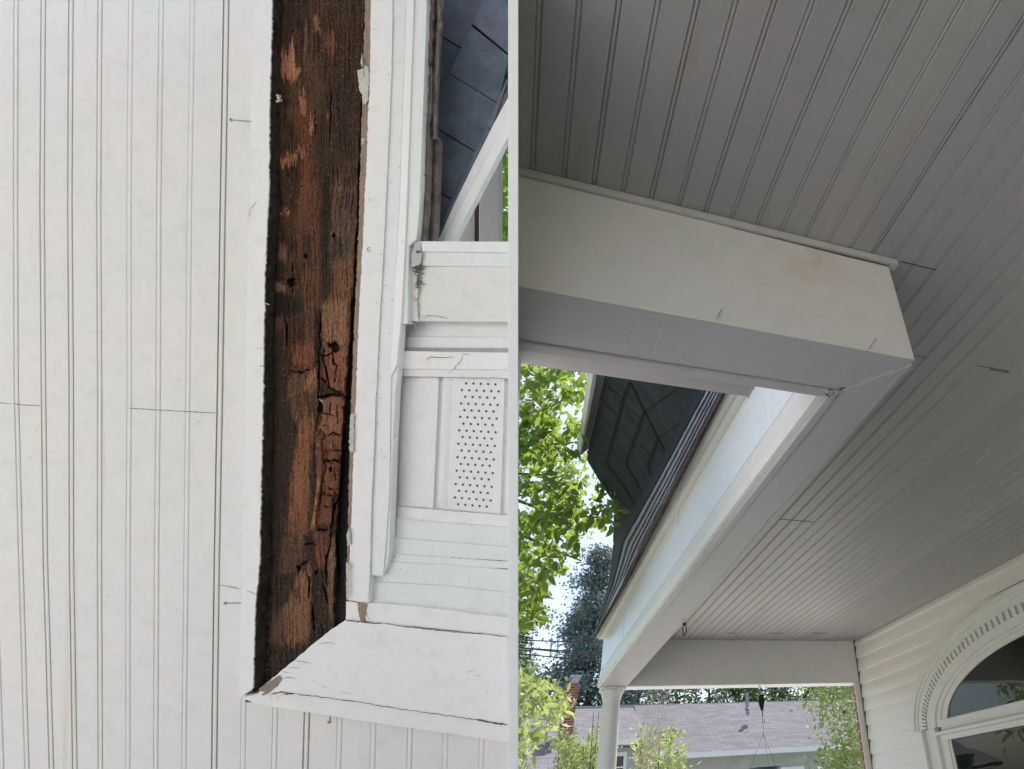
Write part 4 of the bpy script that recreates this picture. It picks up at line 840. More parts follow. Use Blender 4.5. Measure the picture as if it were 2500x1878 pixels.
for c_, w in (([(660, 240), (700, 250), (730, 280)], 3), ([(690, 20), (720, 120), (760, 320), (880, 375)], 2.6), ([(650, 400), (720, 400), (790, 380), (880, 385)], 6), ([(655, 440), (680, 490), (660, 560)], 4.5), ([(665, 560), (700, 550), (800, 575)], 2.4),
              ([(740, 750), (800, 730), (850, 752)], 2.4), ([(770, 878), (885, 882)], 1.4), ([(735, 985), (780, 970), (860, 985)], 3), ([(725, 1215), (760, 1228), (830, 1226)], 1.4), ([(730, 1292), (790, 1294)], 1.2), ([(715, 1395), (780, 1412)], 1.3), ([(650, 1600), (750, 1605)], 2),
              ([(790, 0), (795, 110), (825, 125), (815, 260)], 1.8), ([(670, 0), (655, 230), (660, 420), (645, 700)], 2.0), ([(900, 380), (890, 740), (870, 1000), (860, 1280), (800, 1370), (780, 1560), (760, 1662)], 3), ([(400, 165), (500, 185), (600, 160)], 1.8), ([(690, 665), (730, 660)], 1.2), ([(770, 430), (760, 560)], 1), ([(820, 480), (830, 640)], .9), ([(800, 1040), (805, 1200)], .8), ([(790, 800), (795, 870)], .8)):
    crack(W3, c_, w)
for c_, w in (([(345, 670), (350, 800)], 1.6), ([(340, 900), (345, 960)], 1.2), ([(290, 1140), (290, 1420)], 1.8), ([(600, 1100), (600, 1300), (590, 1500)], 1.8), ([(600, 1500), (660, 1520), (720, 1470)], 2), ([(710, 1480), (715, 1590), (745, 1600)], 2)): crack(W2, c_, w)
for c_, w in (([(690, 640), (695, 900), (685, 1200)], 1.6), ([(560, 900), (540, 1180)], .7)): crack(W1, c_, w, .9)
for c_, w in (([(600, 180), (660, 165), (720, 185)], 2.6), ([(650, 470), (640, 600), (645, 680)], 2.4), ([(770, 560), (800, 640), (810, 720)], 2), ([(700, 470), (740, 400)], 2), ([(620, 400), (640, 560)], 1), ([(840, 0), (850, 130), (820, 240), (800, 420), (800, 540)], 2.6), ([(680, 720), (690, 960)], 2.6), ([(760, 900), (770, 1000)], 1.6), ([(540, 460), (570, 380), (640, 330)], 2.5), ([(730, 45), (780, 40), (830, 55)], 1.8), ([(890, 60), (905, 300), (925, 600)], 3)): crack(W4, c_, w)
for (fn, x_, y_, r) in ((W2, 715, 430, 5), (W2, 468, 612, 4.5), (W3, 768, 1055, 4.5), (W2, 738, 1430, 11), (W2, 700, 1420, 7), (W2, 345, 850, 8), (W1, 355, 175, 1.6), (W3, 490, 628, 2), (W4, 560, 380, 5), (W4, 720, 430, 4), (W1, 435, 1570, 1.5)):
    cx_q, cy_q = fn(x_, y_); d = np.hypot((CXw - cx_q), (CYw - cy_q) * .85) + 4 * (fbm(GX / 6, GY / 6, 3, 90) - .5); edge_dark = np.maximum(edge_dark, np.clip((r - d) / 2.2 + .3, 0, 1))
dk = np.hypot(CXw - W2(345, 850)[0], CYw - W2(345, 850)[1]); edge_dark = np.maximum(edge_dark, .7 * ((dk > 9) & (dk < 12) & (fine > .5)))
col = mixc(col, edge_dark * .90, lin(30, 23, 20))
# blackened inner margins
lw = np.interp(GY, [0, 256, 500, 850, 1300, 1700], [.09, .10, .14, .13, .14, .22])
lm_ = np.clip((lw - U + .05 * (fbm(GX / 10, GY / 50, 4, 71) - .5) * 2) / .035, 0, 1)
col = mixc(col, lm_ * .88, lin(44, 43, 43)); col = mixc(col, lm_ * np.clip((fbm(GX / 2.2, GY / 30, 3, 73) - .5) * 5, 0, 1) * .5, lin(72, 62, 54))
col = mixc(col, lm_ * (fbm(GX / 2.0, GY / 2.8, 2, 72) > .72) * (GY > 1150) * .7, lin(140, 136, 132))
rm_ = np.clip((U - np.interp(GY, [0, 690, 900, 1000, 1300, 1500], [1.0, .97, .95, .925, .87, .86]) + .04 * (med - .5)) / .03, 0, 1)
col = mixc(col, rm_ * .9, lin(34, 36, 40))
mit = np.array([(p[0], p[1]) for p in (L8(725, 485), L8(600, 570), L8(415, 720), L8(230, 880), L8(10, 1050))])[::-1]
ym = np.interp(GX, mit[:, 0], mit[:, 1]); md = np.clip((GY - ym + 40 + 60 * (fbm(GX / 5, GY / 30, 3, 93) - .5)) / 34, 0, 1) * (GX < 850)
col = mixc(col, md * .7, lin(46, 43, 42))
# pale flecks of mineral and sawdust
fl_ = (fbm(GX / 1.9, GY / 1.9, 1, 55) > .90) & (fbm(GX / 30, GY / 30, 2, 56) > .45)
col = mixc(col, fl_ * .5, lin(150, 122, 96))
col = col * .86 + col.mean(-1, keepdims=True) * .14 * np.array([1.12, 1.0, .88]); col = col * 1.45 * (.62 + .76 * fine)[..., None] * (.80 + .40 * fbm(GX / 1.7, GY / 40, 2, 400))[..., None]
HT = .029 + .0035 * (grain - .5) + .006 * (big - .5) + .0035 * (fine - .5) - .011 * edge_dark + .004 * cube - .008 * lm_ - .010 * rm_ + .0022 * (med - .5)
HT = HT + .004 * bandm(spl, 5.5, 65, 2) - .003 * rm_
ny, nx = GX.shape; dd = D0 - HT
VX = (GX - PX) / F * dd - X0; VY = (PY - GY) / F * dd
V = np.stack([VX, VY, HT], -1).reshape(-1, 3)
idx = np.arange(ny * nx).reshape(ny, nx); quads = np.stack([idx[:-1, :-1], idx[:-1, 1:], idx[1:, 1:], idx[1:, :-1]], -1).reshape(-1, 4)[:, ::-1]
# keep only cells inside the opening (plus what the casing hides)
ok = ((GX > xl - 6) & (GX < xr + 26) & (GY < ym + 40)); okq = (ok[:-1, :-1] & ok[1:, 1:]).reshape(-1); quads = quads[okq]
used = np.unique(quads); rm2 = -np.ones(ny * nx, int); rm2[used] = np.arange(len(used)); V = V[used]; quads = rm2[quads]; CC = col.reshape(-1, 3)[used]
me = bpy.data.meshes.new('rotten_wood'); me.vertices.add(len(V)); me.vertices.foreach_set('co', V.ravel()); me.loops.add(len(quads) * 4); me.loops.foreach_set('vertex_index', quads.ravel().astype(np.int32))
me.polygons.add(len(quads)); me.polygons.foreach_set('loop_start', (np.arange(len(quads)) * 4).astype(np.int32)); me.polygons.foreach_set('loop_total', np.full(len(quads), 4, np.int32)); me.update(calc_edges=True)
ca = me.color_attributes.new('wood', 'FLOAT_COLOR', 'POINT'); ca.data.foreach_set('color', np.concatenate([np.clip(CC, 0, 1), np.ones((len(CC), 1))], 1).ravel().astype(np.float32))
wm, N, Lk, bb = newmat('rotten_wood_surface'); bb.inputs['Specular IOR Level'].default_value = .3; va = N.new('ShaderNodeVertexColor'); va.layer_name = 'wood'
nn = nz(N, Lk, 60, 6, .8, stretch=(9, 1, 4)); rr_ = ramp(N, Lk, nn.outputs[0], [(.3, (.62, .6, .58)), (.68, (1.25, 1.22, 1.2))])
nn3 = nz(N, Lk, 700, 3, .8); rr3 = ramp(N, Lk, nn3.outputs[0], [(.34, (.42, .41, .40)), (.60, (1.3, 1.27, 1.22))])
c1 = mix(N, Lk, 1.0, va.outputs[0], rr_.outputs[0], 'MULTIPLY'); c1 = mix(N, Lk, 1.0, c1, rr3.outputs[0], 'MULTIPLY'); Lk.new(c1, bb.inputs['Base Color']); bb.inputs['Roughness'].default_value = .8; bump(N, Lk, bb, nn.outputs[0], .8, .003)
o = link('rotten_wood', me, wm, None, smooth=True); lpar(o, be)
# exposed raw edge of the trim board, with flaps of old paint
e_right = [L2(985, -520), L2(970, 30), L2(965, 400), L2(960, 700), L2(945, 900), L2(935, 1300), L2(915, 1660), L4(905, 350), L4(885, 700), L4(870, 1000), L4(855, 1400), L4(845, 1660), L6(835, 380), L6(826, 700), L6(820, 750), L6(812, 1100), L6(800, 1400), L6(790, 1600), L8(740, 150), L8(735, 330)]
slab(rag(right_in[:-2] + [L8(727, 200), L8(735, 330)], .9, 6, 24) + rag([(p[0] + 3, p[1]) for p in e_right][::-1], .5, 10, 25), .0465, .0, 'bare_board_edge', M['rawwood'], be)
paint_flaps = [[L2(862, 500), L2(905, 485), L2(925, 560), L2(945, 640), L2(960, 760), L2(925, 800), L2(905, 790), L2(905, 720), L2(880, 680)], [L2(920, 460), L2(955, 480), L2(962, 600), L2(955, 700), L2(930, 600)], [L2(893, 350), L2(902, 380), L2(905, 480), L2(893, 470)], [L6(800, 400), L6(832, 385), L6(826, 725), L6(795, 720), L6(788, 640)], [L6(770, 1420), L6(797, 1380), L6(797, 1520), L6(772, 1525)], [L2(895, 1085), L2(915, 1090), L2(912, 1140), L2(897, 1140)], [L8(732, 10), L8(752, 20), L8(746, 300), L8(736, 320)]]
b_ = MB()
for k, fp in enumerate(paint_flaps): b_.prism([LP(p, .049 + .001 * k) for p in rag(fp, 1.0, 4, 30 + k, True)], -.001, .0012, (0, 0, 1))
lpar(b_.build('paint_flap', plain('old_cream_paint', (.60, .57, .49), .7, var=.15, scale=50)), be)
# white splinters and droppings
b_ = MB()
for a, c in ((L4(55, 915), L4(98, 935)), (L4(60, 500), L4(80, 510)), (L6(530, 265), L6(560, 290)), (L4(18, 1465), L4(46, 1460))): b_.tube([LP(a, .052), LP(c, .05)], .0011, 5)
c = LP(L2(178, 755), .045); 
for k in range(9): d = rng.normal(size=3) * .003; b_.tube([c + d, c + d + (0, .004, .001)], .0025, 6)
c = LP(L4(112, 1545), .028); b_.tube([c, c + (0, .001, .004)], .0035, 8)
lpar(b_.build('paint_chip', plain('paint_chip_cream', (.62, .58, .48), .8)), be)
# trim board right of the opening
t1_right = [L2(1164, -520), L2(1160, 30), L2(1150, 500), L2(1130, 1000), L2(1100, 1660), L4(1090, 300), L4(1060, 850), L4(1030, 1400), L4(1022, 1660), L6(1020, 200), L6(1005, 700), L6(985, 1100), L6(970, 1660), L8(928, 100), L8(918, 345)]
slab(rag([(p[0], p[1]) for p in e_right[:-1]] + [L8(742, 325)], .7, 6, 34) + [L8(830, 338), L8(905, 348)] + rag(t1_right[::-1], .2, 20, 35), .050, .0, 'trim_board', M['white_l'], be)
# mitred lower casing board
mitre = [L8(8, 1062), L8(230, 880), L8(415, 720), L8(600, 570), L8(715, 497)]
top_line = [L8(725, 487), L8(850, 505), L8(980, 512), L8(1200, 535), L8(1300, 555), L8(1550, 585), L8(1890, 610), L8(2065, 628), (XR, 1557)]
bot_line = [(XR, 1773), L8(2065, 1360), L8(1800, 1310), L8(1450, 1257), L8(1210, 1225), L8(950, 1185), L8(800, 1160), L8(300, 1096), L8(190, 1078), L8(105, 1100), L8(40, 1118), L8(5, 1090)]
slab(rag(mitre, .7, 8, 41)[:-1] + rag(top_line, .5, 12, 42)[:-1] + rag(bot_line, .4, 12, 43), .050, .0, 'mitred_casing', M['white_l'], be)
b_ = MB(); b_.prism([LP(p, .0507) for p in rag([L8(10, 1052), L8(95, 995), L8(180, 945), L8(197, 975), L8(165, 1030), L8(100, 1085), L8(45, 1115), L8(30, 1100), L8(60, 1085), L8(10, 1078)], 1, 6, 44, True)], -.002, .0004, (0, 0, 1)); lpar(b_.build('bare_board_edge', M['rawwood']), be)
# strip below, flush to the ceiling
s_top = [(p[0], p[1] - 6) for p in bot_line[::-1]]
s_bot = [(XR, 1815), L8(2030, 1500), L8(1580, 1428), L8(1265, 1385), L8(700, 1300), L8(390, 1250), L8(110, 1208), L8(0, 1185), L7(1893, 1135)]
slab([L8(0, 1095)] + s_top[1:] + rag(s_bot, .35, 14, 45), .034, .0, 'lower_casing_strip', M['white_l'], be)
lines([([L8(300, 1097), L8(560, 1130), L8(800, 1163), L8(950, 1187), L8(1210, 1228), L8(1450, 1262), L8(1800, 1312), L8(2065, 1360)], .0015), ([L8(105, 1103), L8(190, 1082), L8(300, 1098), L8(200, 1100)], .003), ([L8(1800, 1310), L8(1930, 1335), L8(2065, 1357)], .0035)], 'crack', M['crack'], be, .0505, amp=.7, seed=60)
lines([([L8(725, 487), L8(900, 508), L8(1040, 520)], .0030), ([L8(1040, 517), L8(1200, 540), L8(1300, 552), L8(1500, 572), L8(1700, 592), L8(1890, 604)], .0018), ([L8(1890, 606), L8(2065, 628)], .0013)], 'crack', M['crack'], be, .0505, amp=.8, seed=63)
lines([[L8(300, 825), L8(400, 838), L8(465, 855)], ([L8(195, 975), L8(260, 962), L8(320, 976)], .0016), ([L8(205, 915), L8(265, 925)], .002), [L8(260, 878), L8(355, 888)], [L8(500, 685), L8(580, 672), L8(630, 680), L8(642, 700)], [L8(450, 995), L8(495, 1000)], ([L8(525, 1028), L8(575, 1048)], .0012), [L8(105, 1103), L8(120, 1155)], [L8(155, 1115), L8(178, 1145)], [L8(680, 1087), L8(770, 1098)], [L8(1735, 900), L8(1740, 935)], [L8(1740, 915), L8(1800, 912)], [L8(1780, 950), L8(1845, 948)], [L8(1905, 1070), L8(1888, 1110)],
       [L4(0, 1310), L4(40, 1304)], [L3(2115, 35), L3(2055, 110), L3(2045, 190)], [L3(2095, 1312), L3(2157, 1306)], [L7(1935, 245), L7(1990, 262), L7(2030, 280)], [L4(975, 440), L4(950, 440), L4(942, 460), L4(955, 478), L4(985, 465)]], 'hairline_crack', M['crack'], be, .0505, w=.0009, amp=.5, seed=70)
# inner horizontal board with exposed patch, and the pale green crown behind it
h1 = [L8(727, 335), L8(830, 340), L8(905, 348), L8(1130, 362), L8(1575, 405), L8(1800, 440), L8(2065, 470), (XR, 1510), (XR, 1558), L8(2065, 622), L8(1200, 532), L8(725, 484)]
slab(rag(h1, .3, 14, 47, True), .047, .0, 'inner_casing', M['white_l'], be)
b_ = MB(); b_.prism([LP(p, .0478) for p in rag([L8(820, 348), L8(905, 352), L8(890, 420), L8(890, 500), L8(848, 492), L8(832, 420)], .8, 5, 48, True)], -.002, .0002, (0, 0, 1)); lpar(b_.build('bare_board_edge', M['rawwood']), be)
lines([([L8(735, 322), L8(830, 342), L8(912, 346)], .0014), ([L8(912, 350), L8(893, 410), L8(920, 485)], .0016), [L8(732, 0), L8(728, 200), L8(738, 330)]], 'crack', M['crack'], be, .0507, amp=.4, seed=80)
lines([([p for p in t1_right[1:9]], .0012)], 'caulk_bead', M['alu'], be, .0507, amp=.15)
lines([([p for p in t1_right[9:]], .0007)], 'hairline_crack', M['crack'], be, .0507, amp=.4)
# specks on white trims
b_ = MB()
for k in range(150):
    if k < 60: p = (rng.uniform(900, 985), rng.uniform(60, 1480)); hh = .0512
    elif k < 110: p = (rng.uniform(700, 1230), rng.uniform(1570, 1680)); hh = .0512
    else: p = (rng.uniform(592, 615), rng.uniform(60, 1650)); hh = .0512
    r = rng.uniform(.0004, .0013) * (.6 if k > 59 else 1); c = LP(p, hh); b_.add([c + np.array([r * math.cos(t), r * rng.uniform(.8, 1.6) * math.sin(t), 0]) for t in np.linspace(0, 2 * math.pi, 7)[:-1]], [(0, 1, 2, 3, 4, 5)])
lpar(b_.build('dirt_specks', plain('grey_specks', (.25, .23, .21), .9, bumpy=0)), be)['kind'] = 'stuff'
# nails standing out of the casing edge
for a, c in ((L1(1886, 930), L1(2062, 945)), (L7(1762, 350), L7(1897, 346)), (L8(590, 1336), L8(601, 1280))):
    o = nail('nail', LP(a, .020), LP(c, .022), .0016, M['nail']); lpar(o, be)
# ---- metal fascia and crown right of the trim board
fa = lthing('metal_fascia', 'white metal fascia strip with a painted-on sunlit streak right of the rotted beam', 'fascia', (975, 700))
f1r = [(994, -140), (990.7, 38), (975, 500), (955, 930), (953, 1000), (951, 1200), (941, 1340), (935, 1407)]
f1l = [(p[0] - 4, p[1]) for p in t1_right]
f1l = [p for p in f1l if p[1] < 1400] + [(904, 1405)]
slab(f1r + f1l[::-1], .047, -.02, 'flat_strip', M['alu'], fa)
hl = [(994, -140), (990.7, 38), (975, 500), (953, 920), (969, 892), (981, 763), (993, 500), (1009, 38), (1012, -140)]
v = [LP(p, .044 if i < 4 else .040) for i, p in enumerate(hl)]
b_ = MB(); b_.prism([LP(p, .0482) for p in hl], -.01, 0, (0, 0, 1)); am, N, Lk, bb = newmat('sunlit_streak_white'); bb.inputs['Base Color'].default_value = (.93, .93, .91, 1); bb.inputs['Roughness'].default_value = .12; nn = nz(N, Lk, 6, 2); bump(N, Lk, bb, nn.outputs[0], .05, .002)  # near-white colour stands in for a streak of sun along the fascia
lpar(b_.build('sunlit_streak', am, bevel=.0015), fa)
f3 = [(1009, -140), (1009, 38), (993, 500), (981, 763), (978, 792), (1000, 790), (1001, 700), (1003, 600), (1021, 585), (1024, 560), (1029, 500), (1045.8, 38), (1049, -140)]
slab([(p[0] - (5 if k > 4 else 0), p[1]) for k, p in enumerate(f3)], .044, -.03, 'return_strip', M['alu'], fa)
f4 = [(950, 924), (966, 893), (972, 792), (978, 792), (973, 893), (966, 950), (960, 1070), (954, 1239), (950, 1352), (946, 1378), (935, 1407), (940, 1340), (948, 1200)]
slab(f4, .0445, -.03, 'return_strip', M['alu'], fa)
b_ = MB()
for k in range(34):
    p = (0, 0); y = rng.uniform(50, 1330); x = np.interp(y, [38, 500, 950, 1370], [962, 945, 922, 908]) + rng.uniform(2, 30); r = rng.uniform(.0005, .0016); c = LP((x, y), .0452)
    b_.add([c + np.array([r * math.cos(t), r * 1.3 * math.sin(t), 0]) for t in np.linspace(0, 2 * math.pi, 7)[:-1]], [(0, 1, 2, 3, 4, 5)])
lpar(b_.build('dirt_specks', plain('grey_specks_metal', (.30, .28, .26), .9, bumpy=0)), fa)['kind'] = 'stuff'
# ---- horizontal crown bands
cr = lthing('crown_board', 'pale green-white horizontal crown boards below the perforated soffit', 'moulding', (1100, 1420))
slab([(880, 1340), (955, 1352), (XR, 1372), (XR, 1388), (1094, 1385), (954, 1374), (880, 1370)], .031, -.06, 'upper_lip', M['green_l'], cr)
slab([(880, 1360), (954, 1373), (1080, 1378), (XR, 1392), (XR, 1450), (1080, 1432), (880, 1425)], .034, -.06, 'crown_face', M['green_l'], cr)
slab([(880, 1420), (1080, 1430), (XR, 1448), (XR, 1530), (1080, 1500), (880, 1490)], .038, -.06, 'crown_face', M['green_l'], cr)
# ---- soffit
sf = lthing('vented_soffit', 'white vented soffit panel with rows of small round holes above the crown boards', 'soffit', (1150, 1080))
so_h = .016
b_ = MB(); ribx = [(1071, 1097, 1057, 1082.6), (1232, 1262, 1222, 1248)]
rows = []
for y in np.linspace(880, 1300, 30):
    t = (y - 923) / 320; row = [(880, 0)]
    for a0, a1, b0, b1 in ribx:
        a = a0 + (b0 - a0) * t; b = a1 + (b1 - a1) * t; row += [(a - 5, 0), (a, .0), (a + 2, -.006), (a + 7, -.007), (b - 7, -.002), (b - 2, .002), (b + 4, .001), (b + 9, 0)]
    rows.append([LP((x, y), so_h + hh) for x, hh in row])
n = len(rows[0]); lpar(pymesh('soffit_panel', [p for r in rows for p in r], [(j * n + i, j * n + i + 1, (j + 1) * n + i + 1, (j + 1) * n + i) for j in range(29) for i in range(n - 1)], M['soff'], recalc=False), sf)
b_ = MB()
for r_i in range(20):
    odd = r_i % 2; x0 = 1795 - 7.75 / 2 * r_i * .98 if not odd else 1759 - 7.75 / 2 * (r_i - 1) * .98; yb0 = 127 + 58.0 * r_i; tilt = 2.3 + r_i * .16
    for k in range(6 if odd else 5):
        q = L6(x0 + (63.4 - r_i * .09) * k, yb0 + tilt * k); c = LP(q, so_h + .0006); r = .0027
        ring = [c + np.array([r * math.cos(t), r * math.sin(t), 0]) for t in np.linspace(0, 2 * math.pi, 11)[:-1]]
        deep = [c + np.array([r * .62 * math.cos(t) + .0002, r * .62 * math.sin(t) - .0004, .0003]) for t in np.linspace(0, 2 * math.pi, 11)[:-1]]
        b_.add(ring, [tuple(range(10))], 0); b_.add(deep, [tuple(range(10))], 1)
o = lpar(b_.build('vent_holes', [plain('hole_rim', (.24, .23, .22), .8, bumpy=0), plain('hole_dark', (.07, .07, .065), .9, bumpy=0)]), sf); o['kind'] = 'stuff'
slab([(930, 1232), (1080, 1243), (XR, 1257), (XR, 1290), (1080, 1278), (930, 1265)], .020, -.08, 'edge_board', M['white_l'], sf)
slab([(930, 1262), (1080, 1276), (XR, 1288), (XR, 1338), (1080, 1325), (930, 1310)], .024, -.08, 'edge_board', M['green_l'], sf)
slab([(900, 1308), (1080, 1323), (XR, 1336), (XR, 1385), (1080, 1378), (900, 1370)], .028, -.08, 'edge_board', M['green_l'], sf)
slab([(900, 855), (1080, 859), (XR, 861), (XR, 903), (1080, 902), (900, 900)], .028, -.09, 'upper_board', M['white_l'], sf)
slab([(900, 900), (1080, 902), (XR, 903), (XR, 925), (1080, 921), (900, 918)], .024, -.09, 'upper_board', M['soff'], sf)
lines([[L4(1765, 1350), L4(1760, 1400), L4(1735, 1440), L4(1700, 1480), L4(1645, 1530)], [L4(1765, 1355), L4(1840, 1370)], [L4(1470, 1400), L4(1500, 1385), L4(1600, 1390), L4(1700, 1388)], [L4(1480, 1380), L4(1455, 1425)], [L4(1490, 1380), L4(1560, 1395)], ([L4(1215, 1555), L4(1600, 1560), L4(2150, 1570)], .0010), ([L6(1165, 1183), L6(1500, 1210), L6(2150, 1265)], .0012), ([L6(1150, 1605), L6(1600, 1630), L6(2150, 1662)], .0012)], 'hairline_crack', M['crack'], sf, .0292, w=.0011, amp=.5, seed=90)
# ---- rain gutter
_gu = None
gu = lthing('rain_gutter', 'cream metal gutter end with rusty cracked seam and grey sealant flap', 'gutter', (1120, 690))
slab([(1003, 650), (XR, 651), (XR, 786), (1080, 785.5), (1003, 783), (1000, 778)], .030, -.055, 'front_face', M['gut'], gu, .0015)
slab([(1030, 614), (XR, 616), (XR, 652), (1030, 649)], .033, -.055, 'upper_lip', M['green_l'], gu, .001)
slab([(1027, 589), (XR, 590), (XR, 617), (1030, 614)], .038, -.05, 'rim', M['alu'], gu, .001)
slab([(1000, 655), (1003, 595), (1010, 592), (1026, 590), (1024, 650), (1022, 785), (1001, 784)], .0325, -.055, 'end_cap', M['gut'], gu, .001)
b_ = MB(); b_.prism([LP(p, .0395) for p in rag([L4(1320, 385), L4(1345, 395), L4(1400, 378), L4(1402, 470), L4(1415, 500), L4(1405, 570), L4(1385, 590), L4(1320, 612), L4(1318, 500), L4(1345, 420)], .7, 7, 55, True)], -.004, 0, (0, 0, 1)); lpar(b_.build('sealant_flap', plain('grey_sealant', (.52, .54, .53), .7, var=.1, scale=40), bevel=.0008), gu)
b_ = MB()
g = np.random.default_rng(77)
for k in range(46):
    t = g.random() ** 1.3; c = LP(L4(1385 + g.normal() * 16, 600 + 190 * t), .0331); a = g.uniform(0, 2 * math.pi)
    ribbon(b_, [c + np.array([math.cos(a) * s_ * .008, math.sin(a) * s_ * .005, 0]) + np.array([g.normal() * .0007, g.normal() * .0007, 0]) for s_ in (-1, -.3, .4, 1)], [.0005, .002, .0018, .0004], (0, 0, 1), .0004 + k * .00001)
lpar(b_.build('cracked_tar', plain('cracked_grey_tar', (.13, .12, .11), .8, bumpy=0)), gu)
lines([([L4(1385, 780), L4(1380, 900), L4(1385, 1060)], .0018), [L4(1350, 850), L4(1345, 900), L4(1390, 880)], [L4(1380, 850), L4(1420, 800)], [L4(1390, 930), L4(1410, 965)], [L4(1410, 1020), L4(1440, 1050), L4(1460, 1030), L4(1560, 1035), L4(1640, 1052)], [L4(1375, 900), L4(1360, 880)], [L4(1405, 1040), L4(1430, 1055)], ([L4(1310, 640), L4(1310, 1080), L4(1380, 1085)], .0014), [L4(1358, 960), L4(1355, 985)]], 'rust_crack', M['rust'], gu, .0331, w=.0012, amp=.7, seed=95)
b_ = MB(); c = LP(L4(1382, 478), .0402); b_.add([c + np.array([.0055 * math.cos(t), .003 * math.sin(t), 0]) for t in np.linspace(0, 2 * math.pi, 9)[:-1]], [tuple(range(8))])
lpar(b_.build('sealant_hole', M['crack']), gu); b_ = MB()
b_.prism([LP(p, .0402) for p in (L4(1330, 612), L4(1365, 602), L4(1390, 598), L4(1430, 606), L4(1400, 622))], 0, .0003, (0, 0, 1)); lpar(b_.build('sealant_gap', M['crack']), gu)
# shaded boards under the gutter
slab([(955, 560), (1010, 560), (1012, 800), (955, 800)], .008, -.10, 'end_shade_board', M['soff'], gu)
slab([(955, 780), (XR, 783), (XR, 824), (960, 822)], .004, -.10, 'under_board', M['soff'], gu)
slab([(960, 822), (XR, 824), (XR, 851), (960, 849)], .012, -.10, 'under_board', M['soff'], gu)
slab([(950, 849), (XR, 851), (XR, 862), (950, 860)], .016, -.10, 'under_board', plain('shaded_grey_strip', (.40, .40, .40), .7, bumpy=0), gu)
# ---- shingle edge stack, far slate roof, rake, downspout, foliage
sg = lthing('shingle_edge', 'weathered brown shingle edge running down to the gutter beside the white fascia', 'shingles', (1050, 300))
g = np.random.default_rng(4)
def bumpy_strip(l, r, h, name, y0, y1, seed):
    ys_ = np.arange(y0, y1, 5.0); xs_ = np.linspace(0, 1, 9); v = []
    for y in ys_:
        a = np.interp(y, [p[1] for p in l], [p[0] for p in l]); b = np.interp(y, [p[1] for p in r], [p[0] for p in r])
        for t in xs_:
            x = a + (b - a) * t; nb2 = fbm(np.array([x / 9]), np.array([y / 22]), 3, seed)[0]; nb3 = fbm(np.array([x / 30]), np.array([y / 90]), 2, seed + 5)[0]
            v.append(LP((x + (nb2 - .5) * 2.5 * (1 if 0 < t < 1 else 1.6), y), h + .012 * math.sin(math.pi * t) + .010 * (nb2 - .5) * (1.6 if y < 260 else .4) + .006 * (nb3 - .5)))
    n = len(xs_); return lpar(pymesh(name, v, [(j * n + i, j * n + i + 1, (j + 1) * n + i + 1, (j + 1) * n + i) for j in range(len(ys_) - 1) for i in range(n - 1)], M['brown_metal'], smooth=True, recalc=False), sg)
bumpy_strip([(1044, 0), (1028, 500), (1022, 600)], [(1066, 0), (1052, 500), (1046, 600)], .018, 'shingle_stack', -140, 602, 3)
bumpy_strip([(1064, 0), (1056, 260), (1055, 340)], [(1084, 0), (1072, 240), (1069, 340)], .020, 'shingle_stack', -140, 342, 4)
slab([(1040, 300), (1069, 338), (1070, 345), (1064.5, 500), (1059, 600), (1030, 600)], .010, -.06, 'dark_flashing', M['brown_metal'], sg)
b_ = MB()
for q in ([L2(1455, 882), L2(1500, 880)], [L2(1435, 1412), L2(1485, 1405)], [L2(1510, 1085), L2(1552, 1078)], [L2(1500, 480), L2(1505, 880)]): b_ = MB(); ribbon(b_, [LP(p, .036) for p in q], .0025, (0, 0, 1), .002); lpar(b_.build('shingle_joint', M['crack']), sg)
slr = lthing('far_slate_roof', 'dark blue-grey slate roof slope with a pale rake board in the upper right of the eave view', 'roof', (1150, 250))
slab([(1040, -140), (XR + 4, -140), (XR + 4, 215), (1180, 345), (1104, 500), (1062, 600), (1040, 600)], -.056, -.24, 'slate_underlay', M['slate_dark'], slr)
o_ = np.array(L2(1850, 110)); u_2 = np.array([118.8, 72.1]); v_2 = np.array([-55.2, 118.8]); g = np.random.default_rng(8)
slm = [plain('slate_tile', (.135, .155, .195), .7, var=.22, scale=30, bumpy=.3), plain('slate_tile_warm', (.15, .16, .195), .7, var=.22, scale=30, bumpy=.3), plain('slate_tile_dark', (.115, .14, .18), .7, var=.22, scale=30, bumpy=.3)]
for q_ in slm: q_.node_tree.nodes['Principled BSDF'].inputs['Specular IOR Level'].default_value = .2
SGN = 1
if -1 * ((1068. - 1262) * (100. - 190) - (600. - 190) * (1060. - 1262)) < 0: SGN = -1
b_ = MB()
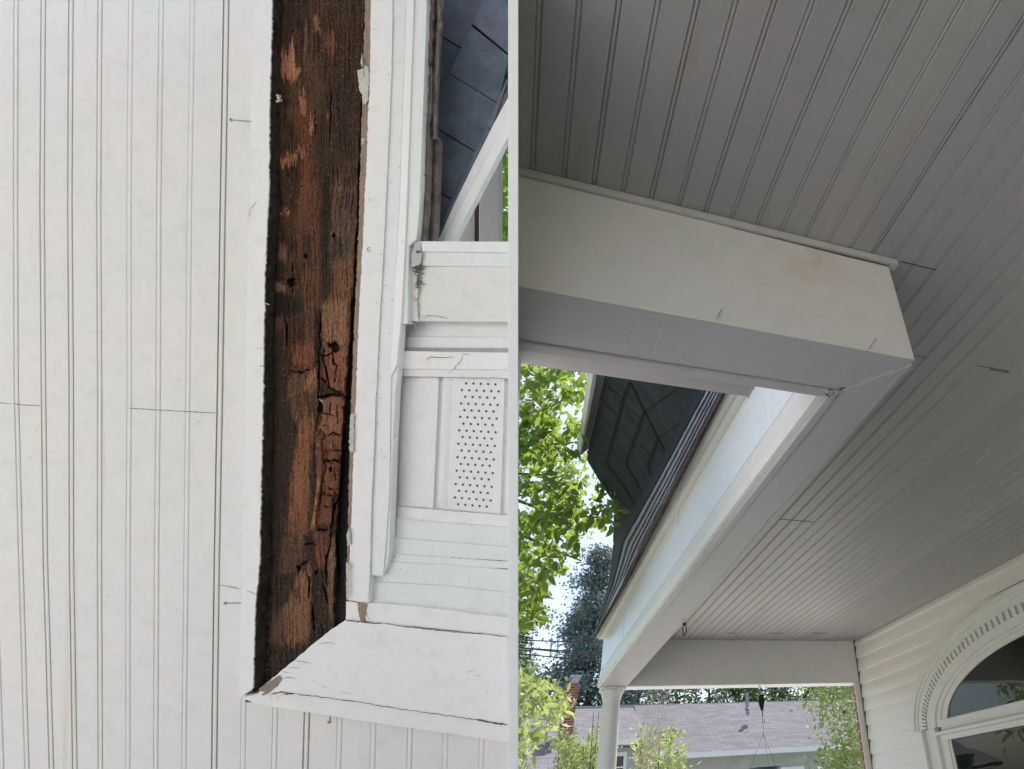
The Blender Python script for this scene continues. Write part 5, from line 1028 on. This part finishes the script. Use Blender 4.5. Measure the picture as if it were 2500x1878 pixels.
for ci, (us, st, hz) in enumerate(((-1, .47, -.051), (0, 0, -.0445), (1, .5, -.038))):
    for k in range(-2, 6):
        a = o_ + u_2 * us + v_2 * (k + st + g.normal() * .01); gp_ = .014; e1, e2 = g.normal(size=2) * .006
        quad = [a + v_2 * gp_, a + v_2 * (1 - gp_), a + v_2 * (1 - gp_ + e1) + u_2 * .995, a + v_2 * (gp_ + e2) + u_2 * .995]
        la, lb = np.array((1262., 190.)), np.array((1068., 600.)); cl = []
        side = lambda p: -1 * ((lb[0] - la[0]) * (p[1] - la[1]) - (lb[1] - la[1]) * (p[0] - la[0])) * SGN
        for m_ in range(4):
            p_, n_ = quad[m_], quad[(m_ + 1) % 4]; sp_, sn_ = side(p_), side(n_)
            if sp_ >= 0: cl.append(p_)
            if (sp_ >= 0) != (sn_ >= 0): cl.append(p_ + (n_ - p_) * sp_ / (sp_ - sn_))
        if len(cl) < 3: continue
        quad = cl
        P_ = [LP(p, hz + g.normal() * .0006) for p in quad]; P_[0][2] += .003; P_[1][2] += .003
        if min(p[0] for p in quad) > 1235 or max(p[0] for p in quad) < 1040: continue
        b_.prism(P_, -.006, 0, (0, 0, 1), int(g.integers(0, 3)))
# keep the tiles behind the partition
b_.v = [(min(x, LP((1244, 0), -.05)[0]), y, z) for x, y, z in b_.v]
lpar(b_.build('slate_tiles', slm, bevel=.0008), slr)
slab([L2(2160, 650), L2(2050, 830), L2(1880, 1180), L2(1650, 1640), L4(1530, 390), L4(1610, 390), L2(1715, 1640), L2(1930, 1240), L2(2160, 800)], -.040, -.24, 'drip_edge', plain('dark_drip_edge', (.09, .10, .13), .5), slr)
slab([L2(2165, 720), L2(2040, 950), L2(1850, 1330), L2(1690, 1660), L4(1548, 392), L4(1600, 392), L2(1760, 1660), L2(1930, 1330), L2(2165, 870)], -.034, -.24, 'rake_board', M['soff'], slr)
slab([L2(2165, 860), L2(1930, 1330), L2(1760, 1655), L4(1590, 392), L4(1680, 392), L2(1855, 1650), L2(2000, 1370), L2(2165, 1060)], -.030, -.24, 'rake_board', M['alu'], slr)
dw = lthing('downspout', 'grey-green corner post beside leaves behind the pale rake board', 'post', (1190, 520))
slab([(1168, 300), (1221, 300), (1221, 605), (1168, 605)], -.30, -.34, 'post', plain('grey_green_post', (.50, .52, .48), .7, var=.06), dw, .004)
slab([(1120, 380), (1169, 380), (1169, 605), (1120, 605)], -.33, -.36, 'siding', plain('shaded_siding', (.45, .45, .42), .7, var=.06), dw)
slab([(1159, 330), (1168, 330), (1168, 605), (1158, 605)], -.31, -.33, 'corner_gap', M['darkwood'], dw)
lt = lthing('leafy_branch', 'bright green leaves showing past the corner post at the right edge of the eave view', 'foliage', (1235, 480))
g = np.random.default_rng(12); pts = [LP((g.uniform(1195, 1262), g.uniform(250, 640)), -g.uniform(.42, .85)) for _ in range(1500)]
lpar(leaves('leaf_cluster', pts, .028, leafmat('bright_leaf', (.06, .14, .02), (.16, .28, .05), .5, (.35, .55, .08)), None, 2.0, .3, 6), lt)
# ---- partition between the two bays: a thin white board standing on edge
pt_ = thing('partition_board', 'tall thin white board standing on edge between the close-up eave and the long porch', 'board', LM)
b_ = MB(); dn_ = .93
def CP(px, py, d): return np.array([(px - PX) / F * d - X0, (PY - py) / F * d, D0 - d])
a0, a1 = 1240.5, 1265.5; v = []
for d in (dn_, 1.9):
    xm = (1253 - PX) / F * d - X0; hw = (a1 - a0) / 2 / F * dn_
    for py_ in (-90, 1990):
        for s in (-1, 1): v.append((xm + s * hw, (PY - py_) / F * dn_ if d == dn_ else (PY - py_) / F * d, D0 - d))
b_.add(v, [(0, 1, 3, 2), (4, 6, 7, 5), (0, 4, 5, 1), (2, 3, 7, 6), (0, 2, 6, 4), (1, 5, 7, 3)])
lpar(b_.build('board', M['partition'], bevel=.001), pt_)
S.cycles.max_bounces = 8
